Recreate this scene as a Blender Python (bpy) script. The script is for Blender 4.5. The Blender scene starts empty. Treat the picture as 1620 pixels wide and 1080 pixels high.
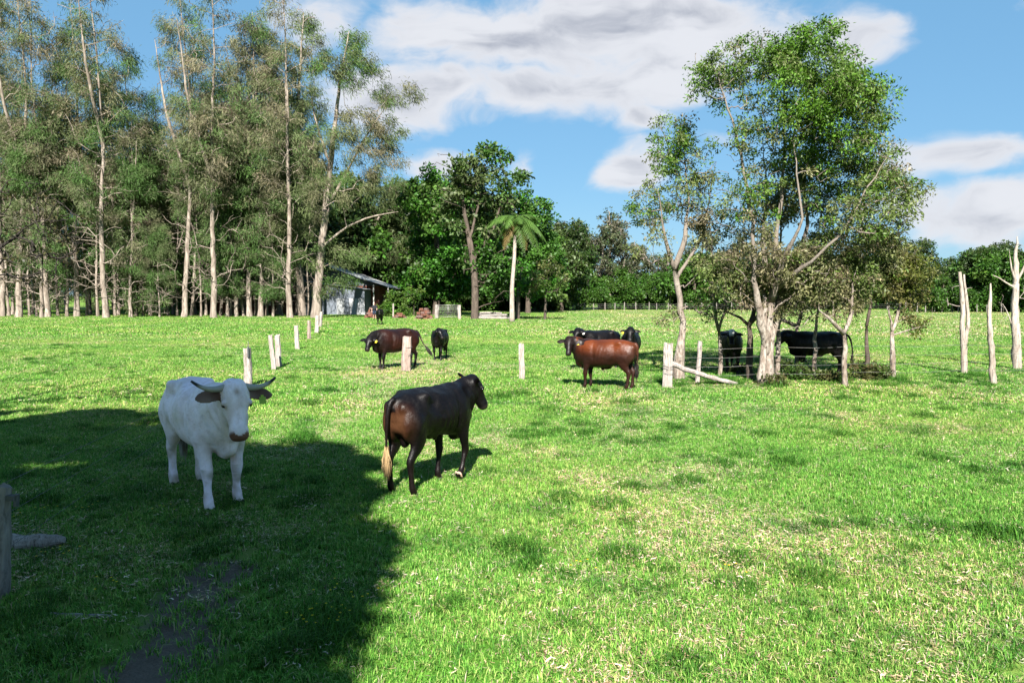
import bpy, bmesh, math, random
import numpy as np
from mathutils import Vector, Matrix, noise as mnoise

SC = bpy.context.scene
COL = SC.collection
# ------------------------------------------------------------------ camera
F_PX, CX, CY, HORIZON, CAM_H = 1200.0, 810.0, 540.0, 467.0, 2.5
PITCH = math.atan((CY - HORIZON) / F_PX)
cam_data = bpy.data.cameras.new("camera")
cam_data.sensor_width = 36.0
cam_data.lens = 36.0 * F_PX / 1620.0
cam_data.clip_start = 0.1
cam_data.clip_end = 6000.0
cam = bpy.data.objects.new("camera", cam_data)
COL.objects.link(cam)
cam.location = (0, 0, CAM_H)
cam.rotation_euler = (math.pi / 2 - PITCH, 0, 0)
SC.camera = cam
# ------------------------------------------------------------------ light
SUN_EL, SUN_AZ = math.radians(38), math.radians(1.7)   # light travels towards +Y, a touch to the right
SUN_STRENGTH, SKY_STRENGTH, EXPOSURE = 5.0, 0.05, 1.95
ALB = 0.62          # common scale of the surface colours below (real-world reflectances)
to_sun = Vector((-math.sin(SUN_AZ) * math.cos(SUN_EL), -math.cos(SUN_AZ) * math.cos(SUN_EL), math.sin(SUN_EL)))
sun_data = bpy.data.lights.new("sun", 'SUN')
sun_data.energy = SUN_STRENGTH
sun_data.angle = math.radians(0.53)
sun_data.color = (1.0, 0.95, 0.87)
sun = bpy.data.objects.new("sun", sun_data)
COL.objects.link(sun)
sun.rotation_euler = to_sun.to_track_quat('Z', 'Y').to_euler()
SC.view_settings.view_transform = 'Standard'
SC.view_settings.look = 'None'
SC.view_settings.gamma = 1.0
SC.view_settings.exposure = EXPOSURE
SC.render.engine = 'CYCLES'
SC.cycles.use_denoising = True
SC.cycles.max_bounces = 6
SC.cycles.transparent_max_bounces = 4
SC.cycles.caustics_reflective = False
SC.cycles.caustics_refractive = False

# ------------------------------------------------------------------ world
W = bpy.data.worlds.new("World")
SC.world = W
W.use_nodes = True

class NT:
    """tiny node-tree helper"""
    def __init__(s, tree):
        s.t = tree
    def n(s, typ, **kw):
        nd = s.t.nodes.new(typ)
        for k, v in kw.items():
            setattr(nd, k, v)
        return nd
    def put(s, sock, v):
        if v is None:
            return
        if isinstance(v, bpy.types.NodeSocket):
            s.t.links.new(v, sock)
        else:
            if isinstance(v, (tuple, list)) and len(v) == 3 and sock.type == 'RGBA':
                v = (*v, 1)
            sock.default_value = v
    def m(s, op, a, b=None, c=None, clamp=False):
        nd = s.n('ShaderNodeMath', operation=op)
        nd.use_clamp = clamp
        for i, v in enumerate((a, b, c)):
            s.put(nd.inputs[i], v)
        return nd.outputs[0]
    def mix(s, f, a, b, blend='MIX'):
        nd = s.n('ShaderNodeMix', data_type='RGBA', blend_type=blend)
        s.put(nd.inputs[0], f); s.put(nd.inputs[6], a); s.put(nd.inputs[7], b)
        return nd.outputs[2]
    def noise(s, vec, scale, detail=4, rough=0.55, dist=0.0):
        nd = s.n('ShaderNodeTexNoise')
        if vec is not None:
            s.t.links.new(vec, nd.inputs['Vector'])
        nd.inputs['Scale'].default_value = scale
        nd.inputs['Detail'].default_value = detail
        nd.inputs['Roughness'].default_value = rough
        nd.inputs['Distortion'].default_value = dist
        return nd.outputs['Fac']
    def smooth(s, x, a, b, lo=0.0, hi=1.0):
        nd = s.n('ShaderNodeMapRange', interpolation_type='SMOOTHSTEP')
        s.put(nd.inputs[0], x); s.put(nd.inputs[1], a); s.put(nd.inputs[2], b)
        s.put(nd.inputs[3], lo); s.put(nd.inputs[4], hi)
        return nd.outputs[0]
    def vmath(s, op, a, b=None):
        nd = s.n('ShaderNodeVectorMath', operation=op)
        s.put(nd.inputs[0], a)
        if b is not None:
            s.put(nd.inputs[1], b)
        return nd.outputs[0]

def px_dir(px, py):
    u, v = (px - CX) / F_PX, (CY - py) / F_PX
    return Vector((u, math.cos(PITCH) + v * math.sin(PITCH), -math.sin(PITCH) + v * math.cos(PITCH)))

def build_world():
    t = NT(W.node_tree)
    W.node_tree.nodes.clear()
    sky = t.n('ShaderNodeTexSky', sky_type='NISHITA')
    sky.sun_disc = False
    sky.sun_elevation = SUN_EL
    sky.sun_rotation = math.atan2(to_sun.x, to_sun.y)
    sky.altitude = 20
    sky.air_density = 1.0
    sky.dust_density = 0.25
    sky.ozone_density = 1.6
    tc = t.n('ShaderNodeTexCoord')
    d = tc.outputs['Generated']
    sep = t.n('ShaderNodeSeparateXYZ')
    t.put(sep.inputs[0], d)
    az = t.m('ARCTAN2', sep.outputs[0], sep.outputs[1])
    el = t.m('ARCSINE', sep.outputs[2])
    comb = t.n('ShaderNodeCombineXYZ')
    t.put(comb.inputs[0], az); t.put(comb.inputs[1], t.m('MULTIPLY', el, 1.7))
    vec = comb.outputs[0]
    # warped cloud coordinates
    wn = t.n('ShaderNodeTexNoise'); t.put(wn.inputs['Vector'], vec)
    wn.inputs['Scale'].default_value = 5.0; wn.inputs['Detail'].default_value = 3
    warp = t.vmath('MULTIPLY', t.vmath('SUBTRACT', wn.outputs['Color'], (0.5, 0.5, 0.5)), (0.16, 0.16, 0.0))
    wvec = t.vmath('ADD', vec, warp)
    ws = t.n('ShaderNodeSeparateXYZ'); t.put(ws.inputs[0], wvec)
    waz, wel = ws.outputs[0], t.m('DIVIDE', ws.outputs[1], 1.7)
    # cumulus banks: (px, py, half width px, half height px, weight)
    banks = [(800, 55, 250, 75, 1.0), (1000, 30, 260, 75, 1.0), (640, 150, 130, 55, 0.95), (900, 140, 210, 45, 0.95),
             (1060, 110, 140, 60, .9), (1010, 178, 60, 22, .8), (520, 20, 90, 60, .75),
             (985, 268, 48, 44, .95), (1130, 215, 60, 25, .6), (1355, 60, 58, 42, .8), (1255, 20, 50, 26, .45), (1240, 90, 45, 50, .5),
             (1505, 258, 110, 28, .9), (1550, 335, 120, 36, 1.0), (1440, 320, 60, 30, .6),
             (690, 262, 60, 26, .75), (835, 262, 40, 28, .6), (880, 350, 120, 30, .35), (1640, 20, 60, 30, .4)]
    tot = None
    for (px, py, sx, sy, w) in banks:
        v = px_dir(px, py).normalized()
        a0, e0 = math.atan2(v.x, v.y), math.asin(v.z)
        qa = t.m('MULTIPLY', t.m('SUBTRACT', waz, a0), F_PX / sx * 0.92)
        qe = t.m('MULTIPLY', t.m('SUBTRACT', wel, e0), F_PX / sy * 0.95)
        r2 = t.m('ADD', t.m('MULTIPLY', qa, qa), t.m('MULTIPLY', qe, qe))
        g = t.m('MULTIPLY', t.m('EXPONENT', t.m('MULTIPLY', r2, -0.8)), w)
        tot = g if tot is None else t.m('MAXIMUM', tot, g)
    # the same broken cumulus goes on round the rest of the sky
    broad = t.noise(vec, 2.3, 2, .5)
    away = t.smooth(t.m('ABSOLUTE', az), 0.75, 1.1)
    tot = t.m('MAXIMUM', tot, t.m('MULTIPLY', t.smooth(broad, .52, .72), away))
    n1 = t.noise(wvec, 9.0, 8, .58)
    dens = t.m('ADD', tot, t.m('MULTIPLY', t.m('SUBTRACT', n1, 0.5), 1.25))
    cover = t.smooth(dens, 0.34, 0.78)
    # grey undersides and bright billows
    n2 = t.noise(t.vmath('MULTIPLY', wvec, (1.0, 2.2, 1.0)), 6.5, 5, .5)
    thick = t.m('MULTIPLY', t.smooth(dens, 0.62, 1.25), t.smooth(n2, .36, .60))
    cloud = t.mix(thick, (0.215, 0.218, 0.230), (0.100, 0.107, 0.128))
    skyc = t.mix(1.0, sky.outputs[0], (0.84, 0.97, 1.02), 'MULTIPLY')
    skyc = t.mix(1.0, skyc, (SKY_STRENGTH,) * 3, 'MULTIPLY')
    skyc = t.mix(0.68, t.mix(1.0, skyc, (.75, .75, .75), 'MULTIPLY'), (0.052, 0.126, 0.206))
    colr = t.mix(t.m('MULTIPLY', cover, 0.95), skyc, cloud)
    bg = t.n('ShaderNodeBackground')
    t.put(bg.inputs[0], colr)
    bg.inputs[1].default_value = 1.0
    out = t.n('ShaderNodeOutputWorld')
    W.node_tree.links.new(bg.outputs[0], out.inputs[0])
build_world()

# ------------------------------------------------------------------ pixels to places
def G(px, py, z=0.0):
    d = px_dir(px, py)
    k = (z - CAM_H) / d.z
    return Vector((d.x * k, d.y * k, z))
def P(px, py, Y):
    d = px_dir(px, py)
    k = Y / d.y
    return Vector((d.x * k, Y, CAM_H + d.z * k))

# ------------------------------------------------------------------ mesh helpers
class MB:
    def __init__(s):
        s.V, s.Q, s.T, s.C, s.n = [], [], [], [], 0
    def add(s, v, q=None, t=None, col=(1, 1, 1)):
        v = np.asarray(v, float).reshape(-1, 3)
        if q is not None and len(q):
            s.Q.append(np.asarray(q, int).reshape(-1, 4) + s.n)
        if t is not None and len(t):
            s.T.append(np.asarray(t, int).reshape(-1, 3) + s.n)
        c = np.asarray(col, float)
        if c.ndim == 1:
            c = np.tile(c[:3], (len(v), 1))
        s.C.append(c); s.V.append(v); s.n += len(v)
    def mesh(s, name, smooth=False, mat=None):
        me = bpy.data.meshes.new(name)
        V = np.concatenate(s.V) if s.V else np.zeros((0, 3))
        Q = np.concatenate(s.Q) if s.Q else np.zeros((0, 4), int)
        T = np.concatenate(s.T) if s.T else np.zeros((0, 3), int)
        me.vertices.add(len(V)); me.vertices.foreach_set('co', V.astype(np.float32).ravel())
        nl = Q.size + T.size
        me.loops.add(nl)
        me.loops.foreach_set('vertex_index', np.concatenate([Q.ravel(), T.ravel()]).astype(np.int32))
        npoly = len(Q) + len(T)
        me.polygons.add(npoly)
        tot = np.concatenate([np.full(len(Q), 4), np.full(len(T), 3)]).astype(np.int32)
        st = np.concatenate([[0], np.cumsum(tot)[:-1]]).astype(np.int32) if npoly else np.zeros(0, np.int32)
        me.polygons.foreach_set('loop_start', st)
        me.polygons.foreach_set('use_smooth', np.full(npoly, smooth))
        me.update(calc_edges=True)
        C = np.concatenate(s.C) if s.C else np.zeros((0, 3))
        at = me.attributes.new('col', 'FLOAT_COLOR', 'POINT')
        at.data.foreach_set('color', np.concatenate([C, np.ones((len(C), 1))], 1).astype(np.float32).ravel())
        if mat is not None:
            me.materials.append(mat)
        return me
    # shapes
    def tube(s, pts, rad, k=6, col=(1, 1, 1), jit=0.0, rng=None, cap=True):
        pts = np.asarray(pts, float); n = len(pts)
        rad = np.broadcast_to(np.asarray(rad, float), (n,))
        t = np.gradient(pts, axis=0)
        t /= np.linalg.norm(t, axis=1)[:, None] + 1e-9
        ax = np.eye(3)[np.argmin(np.abs(t.mean(0)))]
        u = np.cross(t, ax); u /= np.linalg.norm(u, axis=1)[:, None] + 1e-9
        w = np.cross(t, u)
        a = np.arange(k) * 2 * math.pi / k
        rr = np.repeat(rad[:, None], k, 1)
        if jit and rng is not None:
            rr = rr * (1 + jit * rng.normal(size=(n, k)))
        v = pts[:, None, :] + rr[..., None] * (np.cos(a)[None, :, None] * u[:, None, :] + np.sin(a)[None, :, None] * w[:, None, :])
        i = np.arange(n - 1)[:, None] * k; j = np.arange(k)[None, :]; j2 = (j + 1) % k
        q = np.stack([i + j, i + j2, i + k + j2, i + k + j], -1).reshape(-1, 4)
        v = v.reshape(-1, 3)
        if np.ndim(col) == 2:
            col = np.repeat(np.asarray(col), k, 0)
        if cap:
            v = np.concatenate([v, pts[:1], pts[-1:]])
            jj = np.arange(k)
            t1 = np.stack([np.full(k, n * k), (jj + 1) % k, jj], -1)
            t2 = np.stack([np.full(k, n * k + 1), (n - 1) * k + jj, (n - 1) * k + (jj + 1) % k], -1)
            if np.ndim(col) == 2:
                col = np.concatenate([col, col[:1], col[-1:]])
            s.add(v, q, np.concatenate([t1, t2]), col)
        else:
            s.add(v, q, None, col)
    def loft(s, ctr, rx, ry, up, k=20, ex=2.0, col=(1, 1, 1)):
        """rings along ctr; rx across (cross(up,t)), ry along up; superellipse exponent ex"""
        ctr = np.asarray(ctr, float); n = len(ctr)
        t = np.gradient(ctr, axis=0); t /= np.linalg.norm(t, axis=1)[:, None] + 1e-9
        up = np.broadcast_to(np.asarray(up, float), (n, 3))
        sd = np.cross(up, t); sd /= np.linalg.norm(sd, axis=1)[:, None] + 1e-9
        uu = np.cross(t, sd)
        a = np.arange(k) * 2 * math.pi / k
        ca, sa = np.cos(a), np.sin(a)
        ca = np.sign(ca) * np.abs(ca) ** (2 / ex); sa = np.sign(sa) * np.abs(sa) ** (2 / ex)
        rx = np.broadcast_to(np.asarray(rx, float), (n,)); ry = np.broadcast_to(np.asarray(ry, float), (n,))
        v = ctr[:, None] + rx[:, None, None] * ca[None, :, None] * sd[:, None] + ry[:, None, None] * sa[None, :, None] * uu[:, None]
        i = np.arange(n - 1)[:, None] * k; j = np.arange(k)[None, :]; j2 = (j + 1) % k
        q = np.stack([i + j, i + j2, i + k + j2, i + k + j], -1).reshape(-1, 4)
        v = np.concatenate([v.reshape(-1, 3), ctr[:1], ctr[-1:]])
        jj = np.arange(k)
        t1 = np.stack([np.full(k, n * k), (jj + 1) % k, jj], -1)
        t2 = np.stack([np.full(k, n * k + 1), (n - 1) * k + jj, (n - 1) * k + (jj + 1) % k], -1)
        s.add(v, q, np.concatenate([t1, t2]), col)
    def ball(s, c, r, k=14, m=9, col=(1, 1, 1)):
        r = np.broadcast_to(np.asarray(r, float), (3,))
        th = np.linspace(0, math.pi, m)
        z = -np.cos(th) * 0.999; rr = np.sin(th)
        a = np.arange(k) * 2 * math.pi / k
        rr[0] = rr[-1] = 0.02
        v = np.stack([rr[:, None] * np.cos(a), rr[:, None] * np.sin(a), np.repeat(z[:, None], k, 1)], -1) * r + np.asarray(c, float)
        i = np.arange(m - 1)[:, None] * k; j = np.arange(k)[None, :]; j2 = (j + 1) % k
        q = np.stack([i + j, i + j2, i + k + j2, i + k + j], -1).reshape(-1, 4)
        s.add(v.reshape(-1, 3), np.concatenate([q, ]), np.concatenate([[[0, x + 1, x] for x in range(1, k - 1)], [[(m - 1) * k, (m - 1) * k + x, (m - 1) * k + x + 1] for x in range(1, k - 1)]]), col)
    def box(s, lo, hi, col=(1, 1, 1), M=None):
        (x0, y0, z0), (x1, y1, z1) = lo, hi
        v = np.array([[x0, y0, z0], [x1, y0, z0], [x1, y1, z0], [x0, y1, z0], [x0, y0, z1], [x1, y0, z1], [x1, y1, z1], [x0, y1, z1]], float)
        if M is not None:
            v = np.array([M @ Vector(p) for p in v])
        s.add(v, [[0, 3, 2, 1], [4, 5, 6, 7], [0, 1, 5, 4], [1, 2, 6, 5], [2, 3, 7, 6], [3, 0, 4, 7]], None, col)

def obj(name, me, parent=None, loc=None):
    o = bpy.data.objects.new(name, me)
    COL.objects.link(o)
    if parent is not None:
        o.parent = parent
    if loc is not None:
        o.location = loc
    return o
def tag(o, label, cat, group=None):
    o['label'] = label; o['category'] = cat
    if group:
        o['group'] = group
    return o
def thing(name, label, cat, loc=(0, 0, 0), rz=0.0, group=None):
    o = bpy.data.objects.new(name, None)
    o.empty_display_size = 0.3
    COL.objects.link(o)
    o.location = loc; o.rotation_euler = (0, 0, rz)
    return tag(o, label, cat, group)
def copy_tree(o, parent=None):
    c = o.copy(); COL.objects.link(c)
    if parent is not None:
        c.parent = parent
    for ch in list(o.children):
        copy_tree(ch, c)
    return c

# value noise for layout decisions
def vnoise(x, y, s, seed=0):
    return mnoise.noise(Vector((x * s + seed * 17.3, y * s - seed * 9.1, seed * 3.7)))

# ------------------------------------------------------------------ materials
def new_mat(name):
    m = bpy.data.materials.new(name); m.use_nodes = True
    m.node_tree.nodes.clear()
    return m, NT(m.node_tree)
def finish(m, t, shader):
    out = t.n('ShaderNodeOutputMaterial'); m.node_tree.links.new(shader, out.inputs[0]); return m
def principled(t, base, rough=0.7, spec=0.3, normal=None, metal=0.0, alb=None, **kw):
    p = t.n('ShaderNodeBsdfPrincipled')
    base = t.mix(1.0, base, (alb or ALB,) * 3, 'MULTIPLY')
    t.put(p.inputs['Base Color'], base); t.put(p.inputs['Roughness'], rough)
    t.put(p.inputs['Specular IOR Level'], spec); t.put(p.inputs['Metallic'], metal)
    if normal is not None:
        t.put(p.inputs['Normal'], normal)
    for k, v in kw.items():
        t.put(p.inputs[k], v)
    return p.outputs[0]
def bump(t, h, strength=0.4, dist=0.02):
    b = t.n('ShaderNodeBump'); b.inputs['Strength'].default_value = strength; b.inputs['Distance'].default_value = dist
    t.put(b.inputs['Height'], h); return b.outputs[0]
def attr(t, name='col'):
    a = t.n('ShaderNodeAttribute'); a.attribute_name = name; return a.outputs['Color']
def objco(t, scale=(1, 1, 1)):
    c = t.n('ShaderNodeTexCoord')
    return t.vmath('MULTIPLY', c.outputs['Object'], scale)

def leaf_mat(name, trans=0.3, rough=0.5, spec=0.25, tint=(1.1, 1.25, 0.6)):
    m, t = new_mat(name)
    c = attr(t)
    p = principled(t, c, rough, spec)
    tr = t.n('ShaderNodeBsdfTranslucent'); t.put(tr.inputs[0], t.mix(1.0, c, tuple(x * ALB for x in tint), 'MULTIPLY'))
    mx = t.n('ShaderNodeMixShader'); mx.inputs[0].default_value = trans
    m.node_tree.links.new(p, mx.inputs[1]); m.node_tree.links.new(tr.outputs[0], mx.inputs[2])
    return finish(m, t, mx.outputs[0])
M_LEAF = leaf_mat('leaf')
M_NEEDLE = leaf_mat('needle', 0.22, 0.6, 0.15)

def bark_mat(name, light, mid, dark, zs=0.35, sc=9, darkness=0.5, bs=.6, twig=None, alb=None):
    m, t = new_mat(name)
    co = objco(t, (1, 1, zs))
    n1 = t.noise(co, sc, 6, .62, .6)
    n2 = t.noise(co, sc * 3.4, 5, .65)
    n3 = t.noise(co, sc * .22, 3, .5)
    c = t.mix(t.smooth(n1, .38, .66), mid, light)
    c = t.mix(t.m('MULTIPLY', t.smooth(n2, .5, .68), darkness), c, dark)
    c = t.mix(t.m('MULTIPLY', t.smooth(n3, .5, .7), darkness * .9), c, mid)
    if twig:                      # younger bark on the upper limbs is greyer than the peeling butt
        zz = t.n('ShaderNodeSeparateXYZ'); t.put(zz.inputs[0], objco(t))
        c = t.mix(t.smooth(t.m('ADD', zz.outputs[2], t.m('MULTIPLY', n3, 2.0)), twig[0], twig[1], 0, .85), c, t.mix(n1, twig[2], tuple(x * .5 for x in twig[2])))
    h = t.m('ADD', n1, t.m('MULTIPLY', n2, .6))
    return finish(m, t, principled(t, c, .85, .15, bump(t, h, bs, .05), alb=alb))
M_OAKBARK = bark_mat('she_oak_bark', (.45, .38, .32), (.20, .16, .13), (.07, .055, .045), .22, 3.2, .55)
M_PAPER = bark_mat('paperbark', (.50, .44, .38), (.25, .195, .155), (.045, .034, .028), .35, 6, .9, 1.0, (2.2, 4.5, (.30, .255, .215)))
M_DARKBARK = bark_mat('dark_bark', (.16, .125, .10), (.085, .066, .053), (.03, .024, .02), .25, 6, .6)
M_BLACKTWIG = bark_mat('shade_dark_twigs', (.05, .042, .036), (.03, .025, .022), (.012, .01, .009), .25, 6, .6)  # bark colour taken near black to stand in for shade on the twigs
M_PALEWOOD = bark_mat('dead_pale_wood', (.56, .50, .44), (.36, .30, .25), (.08, .06, .05), .15, 9, .85)
M_POST = bark_mat('weathered_post_wood', (.60, .54, .50), (.42, .36, .325), (.10, .075, .06), .10, 14, .85, 1.0, alb=.6)
M_REDPOST = bark_mat('reddish_post_wood', (.56, .46, .41), (.38, .28, .235), (.10, .065, .05), .10, 14, .85, 1.0, alb=.6)
M_GREYWOOD = bark_mat('grey_timber', (.42, .38, .35), (.27, .24, .22), (.09, .08, .07), .3, 8, .6)

def plain_mat(name, c1, c2=None, scale=6, rough=.6, spec=.3, metal=0.0, bs=.15):
    m, t = new_mat(name)
    n = t.noise(objco(t), scale, 5, .6)
    c = t.mix(t.smooth(n, .35, .65), c1, c2 or tuple(x * .75 for x in c1))
    return finish(m, t, principled(t, c, rough, spec, bump(t, n, bs, .01), metal))
M_HOOF = plain_mat('hoof', (.035, .028, .024), (.07, .055, .045), 30, .45)
M_PALEHOOF = plain_mat('pale_hoof', (.62, .47, .36), (.38, .2, .13), 14, .5)
M_EYE = plain_mat('eye', (.006, .004, .004), None, 5, .08, .6, 0, 0)
M_TAG = plain_mat('ear_tag_yellow', (.85, .68, .03), (.75, .58, .03), 20, .4)
M_GREENTAG = plain_mat('ear_tag_green_yellow', (.45, .60, .05), (.35, .5, .04), 20, .4)
M_WHITETAG = plain_mat('ear_tag_white', (.8, .78, .72), (.7, .68, .62), 20, .4)
M_NOSTRIL = plain_mat('nostril', (.012, .007, .006), None, 10, .35)
M_WIRE = plain_mat('galvanised_wire', (.38, .38, .37), (.24, .22, .2), 4, .5, .5, .6, 0)
M_RUSTWIRE = plain_mat('dull_wire', (.16, .17, .18), (.1, .1, .1), 4, .6, .3, .3, 0)
def attr_mat(name, rough=.5, spec=.3, bs=.2, sc=60):
    m, t = new_mat(name)
    n = t.noise(objco(t), sc, 3, .6)
    c = t.mix(t.m('MULTIPLY', t.smooth(n, .3, .7), .35), attr(t), t.mix(1.0, attr(t), (.55, .55, .55), 'MULTIPLY'))
    return finish(m, t, principled(t, c, rough, spec, bump(t, n, bs, .004)))
M_HORN = attr_mat('horn', .4, .4)
M_HAIR = attr_mat('tail_hair', .6, .25)
def hide_mat(name, rough, spec, sheen=.25, mott=.3, alb=None, warm=(.58, .55, .53), furw=.4):
    m, t = new_mat(name)
    co = objco(t)
    fur = t.noise(objco(t, (6, 24, 15)), 2.2, 6, .72, .5)
    big = t.noise(co, 4.5, 5, .6, .5)
    mid = t.noise(co, 14, 4, .6)
    c = attr(t)
    c = t.mix(t.m('MULTIPLY', t.smooth(big, .4, .7), mott), c, t.mix(1.0, c, warm, 'MULTIPLY'))
    c = t.mix(t.m('MULTIPLY', t.smooth(mid, .5, .72), mott * .8), c, t.mix(1.0, c, tuple(x * .9 for x in warm), 'MULTIPLY'))
    c = t.mix(t.m('MULTIPLY', t.smooth(fur, .45, .72), furw), c, t.mix(1.0, c, (1.7, 1.55, 1.45), 'MULTIPLY'))
    c = t.mix(t.m('MULTIPLY', t.smooth(fur, .5, .25), .35), c, t.mix(1.0, c, (.6, .6, .6), 'MULTIPLY'))
    h = t.m('ADD', t.m('MULTIPLY', fur, .5), t.m('ADD', t.m('MULTIPLY', mid, .25), t.m('MULTIPLY', big, 1.2)))
    r = t.m('ADD', rough, t.m('MULTIPLY', t.m('SUBTRACT', big, .5), .7))
    r = t.m('ADD', r, t.m('MULTIPLY', t.m('SUBTRACT', fur, .5), .4))
    return finish(m, t, principled(t, c, r, spec, bump(t, h, .5, .02), 0.0, alb, **{'Sheen Weight': sheen, 'Sheen Roughness': .4}))
M_HIDE_DARK = hide_mat('hide_glossy_dark', .43, .17, .0)
M_HIDE_WHITE = hide_mat('hide_white', .75, .12, .0, .6, .98, (.74, .66, .60), .12)
# ------------------------------------------------------------------ ground
def seg_dist(X, Y, pts):
    best = np.full(X.shape, 1e9)
    for a, b in zip(pts[:-1], pts[1:]):
        ax, ay, bx, by = a[0], a[1], b[0], b[1]
        L = (bx - ax) ** 2 + (by - ay) ** 2 + 1e-9
        k = np.clip(((X - ax) * (bx - ax) + (Y - ay) * (by - ay)) / L, 0, 1)
        best = np.minimum(best, np.hypot(X - ax - k * (bx - ax), Y - ay - k * (by - ay)))
    return best
_rng = np.random.default_rng(5)
_lat = _rng.random((256, 256))
def vn(X, Y, s):
    """vectorised smooth value noise 0..1"""
    x, y = np.asarray(X) * s + 71.3, np.asarray(Y) * s + 33.7
    xi, yi = np.floor(x).astype(int), np.floor(y).astype(int)
    fx, fy = x - xi, y - yi
    fx, fy = fx * fx * (3 - 2 * fx), fy * fy * (3 - 2 * fy)
    g = lambda i, j: _lat[i % 256, j % 256]
    return (g(xi, yi) * (1 - fx) + g(xi + 1, yi) * fx) * (1 - fy) + (g(xi, yi + 1) * (1 - fx) + g(xi + 1, yi + 1) * fx) * fy
def fb(X, Y, s):
    return (vn(X, Y, s) + .5 * vn(X, Y, s * 2.1) + .25 * vn(X, Y, s * 4.3)) / 1.75
TRAIL = [G(p, q) for p, q in ((655, 575), (600, 598), (590, 625), (560, 655), (520, 680))]
DIRT = [G(p, q) for p, q in ((345, 900), (325, 930), (320, 960), (285, 1000), (265, 1030), (215, 1075), (170, 1140))]
def masks(X, Y):
    wob = fb(X, Y, .9)
    sand = np.clip(1.45 - seg_dist(X, Y, TRAIL[:2]) / (1.9 * (.4 + 1.3 * wob)), 0, 1) * 1.0
    sand = np.maximum(sand, .75 * np.clip(1.2 - seg_dist(X, Y, TRAIL[1:]) / (.75 * (.3 + 1.4 * wob)), 0, 1))
    s0 = G(1035, 527)
    sand = np.maximum(sand, np.clip(1.3 - np.hypot((X - s0.x) / 4.8, (Y - s0.y) / 1.6) * (.6 + .8 * wob), 0, 1))
    s1 = G(620, 515)
    d0 = seg_dist(X, Y, DIRT)
    dirt = np.clip(1.5 - d0 / (.36 * (.2 + 1.6 * fb(X, Y, 2.4))), 0, 1)
    straw = np.clip((fb(X, Y, .33) - .42) * 3.0, 0, 1)
    pale = G(1010, 850)
    straw = np.maximum(straw, np.clip(1.1 - np.hypot((X - pale.x) / 2.4, (Y - pale.y) / 1.9), 0, 1) * .8)
    return np.clip(sand * 1.2, 0, 1), dirt, straw

def axis(lo, fine_lo, fine_hi, hi, step, growth):
    a = list(np.arange(fine_lo, fine_hi, step))
    s, x = step, a[-1]
    while x < hi:
        s *= growth; x += s; a.append(x)
    s, x = step, a[0]
    while x > lo:
        s *= growth; x -= s; a.insert(0, x)
    return np.array(a)
gx = axis(-900, -11, 11, 900, .16, 1.18)
gy = axis(-300, 3, 34, 1600, .16, 1.15)
GX, GY = np.meshgrid(gx, gy)
sand, dirt, straw = masks(GX, GY)
GZ = (fb(GX, GY, .45) - .5) * .05 * np.clip((60 - np.abs(GY)) / 30, 0, 1)
GZ -= .03 * dirt
mb = MB()
nx, ny = len(gx), len(gy)
i = np.arange(ny - 1)[:, None] * nx; j = np.arange(nx - 1)[None, :]
mb.add(np.stack([GX, GY, GZ], -1).reshape(-1, 3), np.stack([i + j, i + j + 1, i + nx + j + 1, i + nx + j], -1).reshape(-1, 4), None,
       np.stack([sand, dirt, straw], -1).reshape(-1, 3))
m, t = new_mat('paddock_ground')
geo = t.n('ShaderNodeNewGeometry'); pos = geo.outputs['Position']
sp = t.n('ShaderNodeSeparateColor'); t.put(sp.inputs[0], attr(t))
n_f = t.noise(pos, 9.0, 6, .7); n_m = t.noise(pos, 1.1, 5, .6); n_l = t.noise(pos, .12, 4, .55); n_ff = t.noise(pos, 45, 3, .7)
g = t.mix(t.smooth(n_m, .35, .68), (.075, .21, .020), (.15, .32, .035))
g = t.mix(t.m('MULTIPLY', t.smooth(n_l, .45, .62), .75), g, (.27, .34, .07))
g = t.mix(t.m('MULTIPLY', t.smooth(n_f, .58, .74), .6), g, (.30, .28, .10))
g = t.mix(t.m('MULTIPLY', t.smooth(n_ff, .55, .7), .6), g, (.035, .07, .012))
g = t.mix(t.m('MULTIPLY', sp.outputs[2], .35), g, (.36, .31, .14))
sandc = t.mix(t.smooth(n_f, .4, .6), (.52, .45, .27), (.34, .31, .14))
g = t.mix(t.m('MULTIPLY', t.smooth(t.m('ADD', sp.outputs[0], t.m('MULTIPLY', t.m('SUBTRACT', n_m, .5), 1.0)), .25, .95), .78), g, sandc)
dirtc = t.mix(t.smooth(n_ff, .35, .65), t.mix(n_f, (.30, .24, .20), (.11, .085, .07)), (.16, .125, .10))
g = t.mix(t.smooth(t.m('ADD', sp.outputs[1], t.m('MULTIPLY', t.m('SUBTRACT', n_f, .5), .9)), .35, .75), g, dirtc)
M_GROUND = finish(m, t, principled(t, g, .9, .1, bump(t, t.m('ADD', n_f, t.m('MULTIPLY', n_m, 2.0)), .8, .05)))
gnd = obj('ground', mb.mesh('ground', True, M_GROUND)); gnd['kind'] = 'structure'

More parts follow.
